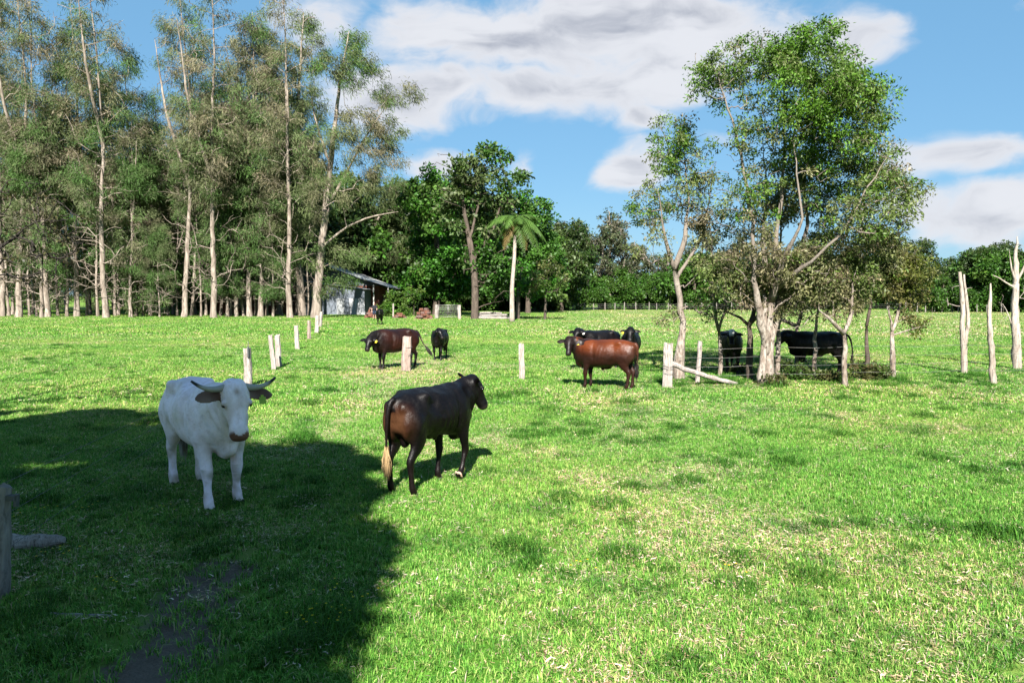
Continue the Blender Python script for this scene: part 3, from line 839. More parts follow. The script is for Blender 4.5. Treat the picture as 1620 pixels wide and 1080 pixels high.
def build_forest():
    rng = np.random.default_rng(3)
    desc = {'tall': 'tall pale-trunked she-oak on the paddock edge', 'mid': 'mid-height green she-oak on the paddock edge', 'low': 'small bushy she-oak on the paddock edge'}
    ords = ['first', 'second', 'third', 'fourth', 'fifth', 'sixth', 'seventh', 'eighth', 'ninth', 'tenth', 'eleventh', 'twelfth', 'thirteenth', 'fourteenth', 'fifteenth', 'sixteenth', 'seventeenth']
    for q, (px, py, k, s) in enumerate(FRONT):
        p = G(px, py)
        lab = desc[k.split('_')[0]] + ', ' + ords[len(FRONT) - 1 - q] + ' trunk out from the shed'
        tree_thing('she_oak_tree', lab, *PROTO[k], p - Vector((0, 0, .1)), rng.uniform(0, 6.28), s * rng.uniform(.96, 1.04), 'she-oaks along the paddock edge')
    for px, py, k, s in THIN:
        tree_thing('she_oak_tree', 'slender young she-oak trunk squeezed between the big front trunks', *PROTO[k], G(px, py) - Vector((0, 0, .1)), rng.uniform(0, 6.28), s, 'slender she-oaks between the big ones')
    for px, py, k, s in SECOND:
        p = G(px, py)
        tree_thing('she_oak_tree', 'she-oak standing in the second row behind the pale trunks', *PROTO[k], p - Vector((0, 0, .1)), rng.uniform(0, 6.28), s * rng.uniform(.95, 1.05), 'she-oaks behind the front row')
    # deep wood behind
    for row, (Y, step) in enumerate(((118, 4.6), (130, 4.4), (144, 4.6))):
        x = -.72 * Y - 6
        while x < -.20 * Y:
            k = str(rng.choice(['mid_a', 'mid_b', 'mid_c', 'low', 'tall_c', 'mid_a'] if row else ['mid_a', 'mid_c', 'low', 'mid_b']))
            tree_thing('she_oak_tree', 'shaded she-oak deep in the wood', *PROTO[k], (x + rng.normal(0, 1), Y + rng.normal(0, 3), -.1), rng.uniform(0, 6.28), rng.uniform(.75, 1.05) * (.8 if k.startswith('tall') else 1), 'trees deep in the wood')
            x += step * rng.uniform(.7, 1.3)
build_forest()

# ---- trees built from crown lobes read off the photograph (pixel centre, pixel radius, density, brownness)
def lobe_tree(seed, base, Y, stems_px, lobes, style='leaf', clump_r=.3, per_m3=6.0, n_per=60, leaf=(.08, .22), pal=((.05, .12, .015), (.13, .115, .06)), bark=None, r_tip=.008, seg=.35,
              depth=1.0, droop=.2, wisp=(.6, .06), jitY=.6, extra_bare=0, expo=.47, maxc=900, flat=.75, gap=-.12, crook=.28, thin=1.0):
    rng = np.random.default_rng(seed)
    b = np.array(G(*base)) if len(base) == 2 else np.array(base)
    if Y is None:
        Y = b[1]
    mpp = Y / F_PX
    stems = []
    for pts, rad in stems_px:
        pp = []
        for q, s in enumerate(pts):
            w = np.array(P(s[0], s[1], Y)); w[1] += (s[2] if len(s) > 2 else 0) 
            if len(s) > 2:
                w2 = np.array(P(s[0], s[1], Y + s[2])); w = w2
            pp.append(w - b)
        pp = np.array(pp)
        stems.append((pp, thin ** (np.arange(len(pp)) > 1) * np.interp(np.linspace(0, 1, len(pp)), np.linspace(0, 1, len(rad)), rad)))
    A, brown = [], []
    for (lx, ly, lr, den, br) in lobes:
        c = np.array(P(lx, ly, Y)) - b; r = lr * mpp
        c[1] += rng.normal(0, jitY * r)
        n = int(min(maxc, per_m3 * den * 4.19 * r ** 3 * depth)); n = max(n, 4)
        got = 0; tries = 0
        while got < n and tries < n * 12:
            tries += 1
            q = rng.normal(0, 1, 3); q /= np.linalg.norm(q); q *= rng.random() ** .40
            p = c + q * r * np.array([1, depth, .92])
            if p[2] < .6 * (Y / 21):
                continue
            if mnoise.noise(Vector(p * (.85 / (clump_r * 2.2))) + Vector((seed, 0, 0))) < gap:
                continue
            A.append(p); brown.append(br); got += 1
    A = np.array(A); brown = np.array(brown)
    T = []
    for k in range(extra_bare):
        lx, ly, lr, *_ = lobes[rng.integers(len(lobes))]
        c = np.array(P(lx, ly, Y)) - b
        q = rng.normal(0, 1, 3); q /= np.linalg.norm(q)
        T.append(c + q * lr * mpp * rng.uniform(.7, 1.15))
    chains = grow(rng, stems, np.concatenate([A, T]) if len(T) else A, r_tip, expo, seg, .14, .3, .7, crook)
    mb = MB()
    tone = np.array([mnoise.noise(Vector(p * (.55 / clump_r * .3))) for p in A])
    cols = mixcol(rng, len(A), pal[0], pal[1], brown + tone * .5)
    if style == 'wisp':
        wisps(mb, rng, A, lambda zz: np.zeros((len(zz), 2)), clump_r * 1.2, n_per, wisp[0], wisp[1], cols)
    else:
        leaves(mb, rng, A, clump_r, n_per, leaf[0], leaf[1], cols, droop, flat=flat)
    return Vector(b), wood_mesh('trunk', chains, bark or M_PAPER, rng, .05 * max(1, Y / 30)), mb.mesh('crown', False, M_NEEDLE if style == 'wisp' else M_LEAF)

PB = ((.092, .20, .018), (.225, .185, .11))
def right_grove():
    kw = dict(pal=PB, clump_r=.27, n_per=64, leaf=(.10, .18), per_m3=17, seg=.3, bark=M_PAPER, droop=.35, crook=.5, thin=.6, r_tip=.0075, expo=.44)
    b, w, c = lobe_tree(101, (1214, 609), None, [
        ([(1216, 612), (1216, 585), (1217, 545), (1221, 470, .1), (1226, 400, .2), (1233, 330, .3), (1241, 250, .3), (1240, 150, .2), (1237, 80, .2)], (.22, .18, .18, .15, .12, .09, .065, .04, .012)),
        ([(1205, 611, -.1), (1206, 580, -.1), (1207, 540, -.1), (1206, 505, 0), (1212, 470, .3), (1200, 420, .5)], (.13, .11, .12, .12, .10, .05)),
        ([(1214, 560), (1203, 500, -.3), (1191, 430, -.5), (1193, 380, -.6), (1184, 300, -.6), (1164, 215, -.4), (1146, 150, -.3), (1128, 105, -.2)], (.13, .11, .095, .085, .065, .05, .03, .012)),
        ([(1217, 540), (1234, 470, .8), (1262, 400, 1.2), (1281, 350, 1.4), (1268, 295, 1.2), (1288, 210, 1.0), (1302, 120, .8)], (.14, .12, .10, .085, .065, .045, .012)),
        ([(1224, 462, .1), (1252, 438, -.6), (1290, 408, -1.2), (1337, 365, -1.4), (1372, 300, -1.3), (1402, 250, -1.1)], (.07, .068, .062, .052, .036, .012)),
        ([(1220, 480, .1), (1243, 400, -.8), (1255, 375, -1.1), (1276, 362, -1.2), (1262, 300, -1.1), (1256, 220, -.9)], (.09, .08, .07, .06, .045, .012)),
        ([(1222, 470, .2), (1205, 380, 1.2), (1215, 300, 1.6), (1205, 220, 1.8)], (.09, .07, .05, .012)),
    ], [(1232, 96, 54, 1.15, -.1), (1190, 92, 40, 1, .05), (1270, 96, 50, 1.1, -.1), (1130, 105, 40, .9, .2), (1118, 140, 28, .8, .35), (1165, 130, 45, .9, .1), (1315, 120, 58, 1.1, -.1), (1345, 165, 48, 1.1, 0),
        (1250, 160, 72, .8, .05), (1310, 200, 75, .9, .1), (1385, 190, 32, .8, .2), (1200, 215, 60, .6, .25), (1265, 250, 70, .5, .3), (1345, 260, 70, .75, .3), (1400, 265, 50, .8, .3),
        (1425, 300, 30, .8, .3), (1180, 290, 45, .5, .35), (1390, 320, 55, .7, .4), (1330, 335, 60, .55, .4), (1240, 330, 60, .35, .4), (1165, 340, 45, .4, .4), (1290, 300, 50, .4, .3),
        (1270, 420, 55, .9, .7), (1205, 400, 48, .7, .65), (1235, 450, 52, .95, .7), (1310, 425, 55, 1.0, .65), (1180, 455, 40, .7, .75), (1390, 370, 48, .9, .5), (1150, 430, 40, .7, .6), (1255, 485, 34, .7, .75), (1340, 470, 40, .9, .6)],
        extra_bare=420, **kw)
    tree_thing('paperbark_tree', 'tallest paperbark tree with thick flaky double trunk and broad green crown', w, c, b)
    b, w, c = lobe_tree(102, (1075, 601), None, [
        ([(1075, 604), (1072, 570), (1080, 530), (1081, 500), (1073, 460), (1068, 425)], (.19, .165, .165, .155, .15, .14)),
        ([(1068, 425), (1082, 380), (1090, 330, .2), (1086, 270, .2), (1080, 205, .2)], (.09, .075, .055, .035, .012)),
        ([(1068, 428), (1054, 390, -.2), (1046, 340, -.3), (1040, 300, -.3)], (.08, .06, .035, .012)),
        ([(1070, 440), (1110, 380, .4), (1122, 320, .5), (1128, 270, .5)], (.06, .045, .03, .01))],
        [(1070, 212, 36, 1, .1), (1088, 235, 34, .9, .2), (1060, 255, 40, .9, .2), (1095, 280, 38, .7, .4), (1058, 310, 42, .75, .4), (1128, 285, 34, .5, .6), (1125, 330, 40, .5, .6),
         (1035, 350, 34, .6, .5), (1020, 305, 18, .5, .6), (1030, 395, 30, .5, .5), (1100, 345, 40, .5, .5), (1130, 400, 45, .8, .55), (1000, 335, 11, .9, .2), (1008, 395, 16, .7, .3), (1115, 440, 40, .8, .5), (1130, 480, 30, .6, .5), (1062, 500, 22, .4, .6)],
        extra_bare=180, **kw)
    tree_thing('paperbark_tree', 'paperbark tree with bulging white trunk beside the leaning white rail', w, c, b)
    small = [
        ('straight thin pale paperbark stem just behind the thick double trunk', 109, (1230, 600), [([(1230, 602), (1231, 540), (1236, 470), (1233, 400), (1238, 330), (1246, 270)], (.085, .075, .065, .055, .04, .012))], [(1236, 320, 36, .7, .4), (1250, 270, 32, .7, .3), (1225, 380, 30, .6, .6)], M_PAPER, 20),
        ('thin pale paperbark stem between the bull and the thick double trunk', 110, (1290, 597), [([(1290, 599), (1288, 550), (1293, 490), (1300, 430), (1296, 360), (1310, 300)], (.075, .065, .055, .05, .035, .012))], [(1305, 320, 36, .8, .35), (1295, 380, 34, .7, .5), (1320, 360, 28, .7, .5)], M_PAPER, 20),
        ('slim pale paperbark forking low beside the white-faced black cow', 103, (1138, 597), [([(1138, 599), (1139, 560), (1137, 522)], (.075, .065, .06)), ([(1137, 522), (1128, 480), (1130, 430), (1124, 380), (1122, 330)], (.05, .045, .04, .03, .01)),
            ([(1137, 522), (1148, 490), (1152, 450), (1160, 410)], (.045, .035, .03, .01))], [(1125, 350, 28, .4, .7), (1165, 400, 32, .6, .7), (1160, 450, 26, .5, .6), (1110, 400, 26, .4, .7)], M_PAPER, 14),
        ('dark-stemmed paperbark with flat spreading top of bare boughs', 104, (1187, 602), [([(1187, 604), (1187, 560), (1185, 515)], (.105, .10, .095)), ([(1185, 515), (1165, 495, -.2), (1142, 488, -.3)], (.05, .035, .012)), ([(1185, 515), (1200, 480, .1), (1188, 420), (1180, 380)], (.07, .06, .05, .012)),
            ([(1185, 515), (1215, 480, -.3), (1240, 440, -.4), (1226, 410, -.5)], (.05, .04, .03, .012))], [(1175, 405, 30, .6, .7), (1165, 470, 24, .35, .75), (1210, 440, 32, .5, .65), (1180, 350, 32, .5, .5)], M_DARKBARK, 22),
        ('crooked paperbark by the shoulder of the tail-swishing black bull', 105, (1261, 588), [([(1261, 590), (1259, 550), (1262, 515)], (.085, .075, .07)), ([(1261, 516), (1240, 500, -.3), (1225, 508, -.4)], (.07, .06, .05)), ([(1262, 516), (1275, 470), (1290, 430), (1282, 390)], (.06, .05, .035, .01)),
            ([(1255, 545), (1275, 570, -.2), (1290, 592, -.4)], (.04, .035, .03))], [(1265, 480, 30, .5, .6), (1285, 440, 34, .7, .6), (1240, 485, 22, .4, .7), (1290, 400, 34, .6, .5)], M_PAPER, 14),
        ('slanting paperbark at the rump of the tail-swishing black bull', 106, (1337, 611), [([(1337, 613), (1336, 570), (1335, 528)], (.085, .075, .07)), ([(1335, 528), (1318, 508, -.2), (1297, 492, -.4)], (.07, .055, .03)), ([(1335, 526), (1352, 490, .1), (1345, 450), (1362, 410)], (.06, .05, .04, .012))],
            [(1310, 470, 34, .7, .65), (1345, 455, 36, .8, .6), (1365, 420, 40, .9, .5), (1330, 420, 38, .8, .6), (1295, 480, 22, .5, .7)], M_PAPER, 18),
        ('dark straight paperbark between the bull and the white forked stem', 107, (1372, 602), [([(1372, 604), (1372, 560), (1371, 515)], (.08, .07, .06)), ([(1371, 515), (1380, 470), (1372, 420), (1385, 380)], (.05, .04, .03, .01))],
            [(1375, 455, 32, .8, .5), (1372, 410, 42, .9, .4), (1395, 430, 30, .8, .4), (1360, 480, 22, .5, .7)], M_DARKBARK, 10),
        ('small white-stemmed paperbark with yellowish bushy crown', 108, (1413, 599), [([(1413, 601), (1412, 560), (1411, 525)], (.085, .08, .085)), ([(1411, 526), (1418, 495), (1428, 470), (1436, 430), (1432, 390)], (.05, .045, .035, .025, .01)), ([(1411, 526), (1405, 500), (1408, 470), (1398, 430)], (.04, .03, .025, .01)),
            ([(1412, 530), (1440, 520), (1462, 515)], (.03, .02, .008))], [(1420, 385, 38, 1.2, .05), (1440, 420, 38, 1.2, .1), (1405, 430, 38, 1.1, .2), (1450, 460, 30, 1.1, .2), (1415, 470, 30, .7, .4), (1395, 390, 34, 1, .2), (1455, 500, 24, .7, .4), (1440, 515, 18, .6, .7)], M_PAPER, 26)]
    for lab, sd, base, stems, lobes, bark, eb in small:
        k2 = dict(kw); k2['bark'] = bark
        k2['per_m3'] = 26
        if sd == 108:
            k2['pal'] = ((.115, .145, .022), (.19, .15, .07))
        b, w, c = lobe_tree(sd, base, None, stems, lobes, extra_bare=eb, **k2)
        tree_thing('paperbark_tree', lab, w, c, b)
right_grove()

def backdrop():
    # hero she-oak leaning out to the right at the end of the row
    kw = dict(style='wisp', clump_r=.75, n_per=165, per_m3=.24, seg=1.1, bark=M_OAKBARK, r_tip=.024, expo=.44, pal=((.08, .16, .036), (.19, .165, .10)), wisp=(.45, .032), depth=1.0, gap=-.05)
    b, w, c = lobe_tree(201, (499, 503), None, [([(499, 505), (502, 470), (508, 400), (515, 330), (523, 260), (530, 190), (540, 120), (552, 50)], (.62, .48, .42, .36, .30, .22, .14, .04)),
        ([(515, 330), (545, 280, 1), (575, 220, 1), (610, 170, 1)], (.2, .15, .10, .03)), ([(510, 390), (560, 350, -1), (600, 340, -1.5), (630, 335, -1)], (.16, .12, .08, .03)), ([(523, 260), (500, 200, 1), (490, 130, 1)], (.16, .1, .03))],
        [(552, 65, 28, 1.3, .2), (575, 110, 36, 1.1, .3), (540, 130, 40, .8, .4), (610, 150, 32, .9, .4), (655, 148, 16, .7, .5), (600, 200, 42, .8, .5), (560, 210, 50, .6, .5), (620, 235, 28, .7, .5), (530, 250, 40, .5, .6),
         (575, 270, 42, .7, .5), (490, 150, 28, .6, .4), (525, 310, 42, .7, .4), (500, 400, 34, .8, .3), (600, 300, 36, .6, .4), (515, 450, 18, .9, .3), (548, 440, 16, .9, .3), (535, 405, 24, .8, .3), (575, 400, 22, .7, .3)], extra_bare=60, **kw)
    tree_thing('she_oak_tree', 'tallest leaning she-oak with wispy crown beside the corrugated shed', w, c, b)
    b, w, c = lobe_tree(202, (478, 500), None, [([(478, 502), (470, 400), (466, 300), (470, 200), (476, 90), (480, 20)], (.5, .38, .3, .22, .12, .04)), ([(468, 330), (440, 260), (430, 160)], (.18, .12, .04))],
        [(476, 30, 26, 1, .35), (490, 75, 34, 1, .4), (462, 120, 34, .8, .4), (430, 60, 30, .8, .5), (440, 150, 40, .9, .2), (480, 190, 38, .8, .3), (455, 230, 42, 1, .2), (480, 280, 38, .8, .3), (445, 310, 40, .8, .3), (470, 370, 38, .8, .3), (450, 420, 30, .8, .2)], extra_bare=40, **kw)
    tree_thing('she_oak_tree', 'tall she-oak with dense needles next to the leaning one', w, c, b)
    kw['pal'] = ((.105, .155, .05), (.19, .165, .10)); kw['n_per'] = 165
    b, w, c = lobe_tree(203, Vector((-.1875 * 120, 120, 0)), None, [([(585, 503), (588, 450), (582, 400), (600, 340), (620, 290)], (.36, .3, .26, .16, .04)), ([(584, 420), (620, 390, -1), (650, 370, -1)], (.16, .1, .03)), ([(583, 410), (555, 380), (540, 350)], (.14, .1, .03))],
        [(625, 315, 34, 1.2, .1), (600, 350, 38, 1.1, .2), (640, 350, 36, 1.2, .2), (650, 400, 32, 1.1, .3), (615, 400, 40, 1.1, .2), (575, 390, 34, 1, .3), (640, 440, 28, 1, .3), (600, 440, 24, .8, .2), (560, 430, 20, .8, .2)], extra_bare=45, **kw)
    tree_thing('she_oak_tree', 'grey-green weeping she-oak overhanging the farmhouse veranda', w, c, b)
    # dense broadleaf trees right of the house
    kw = dict(clump_r=1.0, n_per=80, leaf=(.42, .30), per_m3=.24, seg=1.2, bark=M_DARKBARK, r_tip=.03, expo=.44, pal=((.045, .15, .014), (.10, .15, .035)), droop=.2, gap=-.25)
    for lab, sd, base, stems, lobes, eb, pal in [
        ('dense bright-leaved evergreen tree right of the house', 211, G(690, 500) + Vector((0, 3, 0)), [([(690, 502), (692, 440), (690, 380), (688, 310)], (.5, .4, .3, .06))],
            [(690, 300, 38, 1.1, .3), (670, 330, 36, 1.2, .2), (715, 340, 45, 1.2, 0), (680, 375, 45, 1.3, 0), (715, 415, 42, 1.4, -.1), (735, 440, 32, 1.4, -.1), (680, 430, 40, 1.3, 0), (650, 450, 30, 1.2, .2), (700, 465, 28, 1.3, 0), (665, 475, 22, 1.2, .2)], 10, None),
        ('tall tree with brownish bare-twigged top behind the farm gate', 212, (751, 505), [([(751, 507), (752, 450), (748, 405), (742, 380), (735, 330), (728, 280)], (.45, .36, .32, .28, .18, .04)), ([(749, 410), (772, 380), (790, 340), (795, 300)], (.2, .16, .1, .03)), ([(742, 380), (760, 320), (765, 270)], (.16, .1, .03))],
            [(735, 275, 34, .7, .8), (765, 270, 36, .8, .7), (710, 275, 30, .6, .7), (745, 310, 48, .6, .9), (785, 300, 36, .9, .5), (782, 345, 34, 1, .3), (725, 330, 40, .7, .6), (770, 350, 48, .6, .8), (765, 405, 45, 1, 0), (790, 440, 38, 1.2, 0), (770, 235, 8, 1.2, 0), (798, 246, 16, 1.1, 0), (815, 280, 16, 1, .2)], 160, ((.05, .14, .016), (.10, .125, .05))),
        ('dark rounded tree behind the palm', 213, G(835, 498) + Vector((0, 8, 0)), [([(835, 500), (838, 430), (835, 350)], (.4, .3, .06))],
            [(815, 320, 32, 1.1, .2), (845, 340, 34, 1.2, .1), (865, 375, 28, 1.2, .1), (820, 370, 42, 1.3, .1), (855, 410, 40, 1.3, .1), (815, 420, 40, 1.3, .1), (845, 450, 40, 1.3, .1), (875, 440, 26, 1.2, .1)], 10, None),
        ('small leafy tree standing beside the white palm trunk', 214, (819, 505), [([(819, 507), (820, 470), (824, 430)], (.28, .2, .05))],
            [(825, 430, 22, 1.5, -.1), (840, 445, 22, 1.5, -.1), (815, 455, 22, 1.4, 0), (832, 465, 18, 1.3, 0)], 6, None),
        ('young tree standing alone on the grass right of the palm', 215, (862, 506), [([(862, 508), (863, 470), (866, 430)], (.16, .12, .04))],
            [(866, 430, 22, 1.1, .4), (880, 445, 22, 1, .4), (850, 445, 20, 1.1, .2), (890, 460, 16, 1, .3), (862, 462, 20, 1, .3), (875, 415, 16, .9, .5)], 12, ((.06, .13, .02), (.14, .13, .05)))]:
        k2 = dict(kw)
        if pal: k2['pal'] = pal
        if sd in (214, 215): k2.update(clump_r=.6, per_m3=.5, n_per=60, leaf=(.3, .3), seg=.7)
        b, w, c = lobe_tree(sd, base, None, stems, lobes, extra_bare=eb, **k2)
        tree_thing('broadleaf_tree', lab, w, c, b)
    # far gum trees and scrub beyond the far fence
    protos = []
    for sd, hh, ww, den, pal in ((301, 15, 3.2, .45, ((.06, .10, .035), (.13, .115, .075))), (302, 11, 4.0, 1.0, ((.03, .075, .014), (.07, .10, .025))), (303, 17, 3.4, .4, ((.07, .105, .045), (.15, .13, .09))), (304, 7, 3.6, 1.2, ((.045, .13, .014), (.07, .13, .02)))):
        rng = np.random.default_rng(sd)
        stems = [(np.array([(0, 0, 0), (rng.normal(0, .2), 0, hh * .35), (rng.normal(0, .4), 0, hh * .7), (rng.normal(0, .5), 0, hh * .97)]), np.array([.3, .22, .14, .04]))]
        A = []
        lob = [(rng.normal(0, ww * .5), rng.normal(0, ww * .5), hh * f, ww * rng.uniform(.35, .6)) for f in np.linspace(.3 if den < .8 else .14, .92, 11)]
        for (x, y, z, r) in lob:
            for q in range(int(34 * den)):
                v = rng.normal(0, 1, 3); v /= np.linalg.norm(v); p = np.array([x, y, z]) + v * r * rng.random() ** .4
                if p[2] > .5: A.append(p)
        A = np.array(A)
        ch = grow(rng, stems, A, .03, .42, 1.1, .12, .3, .8)
        mb = MB(); tone = np.array([mnoise.noise(Vector(p * .3)) for p in A])
        leaves(mb, rng, A, .75, 36, .42, .26, mixcol(rng, len(A), pal[0], pal[1], .4 + tone * .8), .3)
        protos.append((wood_mesh('far_tree_trunk', ch, M_OAKBARK if den < .8 else M_DARKBARK, rng, .12), mb.mesh('far_tree_crown', False, M_LEAF)))
    rng = np.random.default_rng(9)
    lay = [(895, 0, 1.0), (908, 0, .95), (925, 2, .95), (948, 0, 1.05), (965, 2, 1.05), (985, 0, .85), (1002, 2, .75), (1022, 0, .7), (1042, 2, .6), (1060, 0, .7), (915, 3, .9), (955, 3, .8), (980, 3, 1.0), (1008, 3, .7), (1035, 3, .8),
           (1085, 1, 1.0), (1108, 2, .9), (1130, 1, 1.05), (1155, 1, .95), (1180, 0, .9), (1205, 1, 1.0), (1232, 1, 1.05), (1262, 1, .95), (1290, 1, 1.0), (1320, 1, 1.05), (1350, 1, 1.0), (1382, 1, .95), (1410, 1, 1.05), (1440, 1, 1.3), (1100, 3, 1.2), (1150, 3, 1.2), (1200, 3, 1.2), (1250, 3, 1.2), (1300, 3, 1.1), (1345, 3, 1.2), (1395, 3, 1.2),
           (1475, 1, .75), (1500, 1, .82), (1525, 1, .78), (1545, 1, .95), (1570, 1, 1.12), (1590, 1, 1.1), (1618, 1, .9), (1640, 1, 1.0), (1555, 3, 1.5), (1585, 3, 1.5), (1490, 3, .9), (1515, 3, .9), (1610, 3, 1.2), (1665, 1, 1.0), (1690, 0, 1.0)]
    kinds = ['thin-crowned gum tree beyond the far paddock fence', 'dense dark tree beyond the far paddock fence', 'tall sparse gum tree beyond the far paddock fence', 'low bright green bush at the far paddock fence']
    for px, k, s in lay:
        Y = {0: 138, 1: 142, 2: 146, 3: 134}[k] + rng.normal(0, 3)
        if px > 1465: Y -= 22; s *= .78
        elif px > 1070 and k == 1: s *= .8
        x = (px - CX) / F_PX * Y
        tree_thing('far_tree' if k != 3 else 'far_bush', kinds[k], *protos[k], (x, Y, -.05), rng.uniform(0, 6.28), s * rng.uniform(.93, 1.07), 'trees beyond the far fence: ' + ('gum', 'dark', 'sparse', 'bush')[k], 'tree' if k != 3 else 'bush')
    for k in range(40):
        px = 300 + (k % 20) * 31 + rng.normal(0, 8); Y = (122, 133)[k // 20] + rng.normal(0, 2)
        tree_thing('dense_tree', 'dark leafy tree filling the gap behind the house and broadleaf trees', *protos[(1, 3)[k % 3 == 0]], ((px - CX) / F_PX * Y, Y, -.05), rng.uniform(0, 6.28), rng.uniform(1.0, 1.5) * (1.2 if px < 760 else .9), 'dark trees behind the house')
    # distant wooded rise closing the view behind the far trees
    for k in range(26):
        x = -60 + k * 11 + rng.normal(0, 3)
        if 8 < x < 42: continue
        tree_thing('far_tree', 'hazy dark tree in the rearmost line of trees', *protos[1], (x, 185 + rng.normal(0, 6), -.05), rng.uniform(0, 6.28), rng.uniform(.85, 1.15), 'rearmost trees')
backdrop()

# ---- palm
def palm():
    b = G(810, 509); Y = b.y; mpp = Y / F_PX; rng = np.random.default_rng(55)
    o = thing('palm_tree', 'tall slim palm with smooth white trunk and drooping fronds', 'palm', b)
    top = P(815, 372, Y) - b
    mb = MB(); pts = [(0, 0, -.1), (0, 0, .5), tuple(top * .4 + Vector((-.12, 0, 0))), tuple(top * .75), tuple(top)]
    mb.tube(pts, [.30, .24, .20, .17, .15], 10)
    obj('trunk', mb.mesh('palm_trunk', True, M_PALEWOOD), o)
    mb = MB(); mb.tube([top, top + Vector((.1, 0, 1.0)), top + Vector((.15, 0, 1.9))], [.17, .15, .05], 8, (.10, .17, .03))
    obj('crown_shaft', mb.mesh('palm_shaft', True, M_LEAF), o)
    c0 = top + Vector((.12, 0, 1.6))
    for k in range(24):
        a = k * 2.399 + rng.normal(0, .2); lift = rng.uniform(-.2, 1.3) if k < 20 else -.8
        L = rng.uniform(2.2, 3.6) if k < 20 else 2.0
        d = Vector((math.cos(a) + .15, math.sin(a) - .05, 0)).normalized()
        n = 12; u = np.linspace(0, 1, n)
        pth = np.array([c0 + d * (L * q * (1 - .12 * q)) + Vector((0, 0, lift * L * .5 * q - L * (.62 + .25 * (k % 3)) * q * q)) for q in u])
        mb = MB(); dead = k >= 20
        col = (.22, .15, .06) if dead else tuple(np.array((.085, .165, .03)) * rng.uniform(.75, 1.35))
        mb.tube(pth, np.linspace(.05, .012, n), 4, col, cap=False)
        tg = np.gradient(pth, axis=0); tg /= np.linalg.norm(tg, axis=1)[:, None]
        for q in np.linspace(.08, .99, 34):
            p = np.array([np.interp(q, u, pth[:, i]) for i in range(3)]); tt = np.array([np.interp(q, u, tg[:, i]) for i in range(3)])
            sd = np.cross(tt, [0, 0, 1]); sd /= np.linalg.norm(sd) + 1e-6
            ll = .8 * math.sin(math.pi * min(.97, q * .8 + .2)) + .15
            for s in (-1, 1):
                e = p + sd * s * ll * .75 + tt * ll * .45 + np.array([0, 0, -ll * rng.uniform(.3, .7)])
                mdl = p * .5 + e * .5 + np.array([0, 0, .08])
                w = tt * .032
                mb.add([p - w, p + w, mdl + w * 1.2, mdl - w * 1.2, e], [[0, 1, 2, 3]], [[3, 2, 4]], np.array(col) * rng.uniform(.8, 1.25))
        f = obj('frond', mb.mesh('frond', False, M_LEAF), o)
        if dead: f['label'] = 'dry brown hanging frond'
palm()

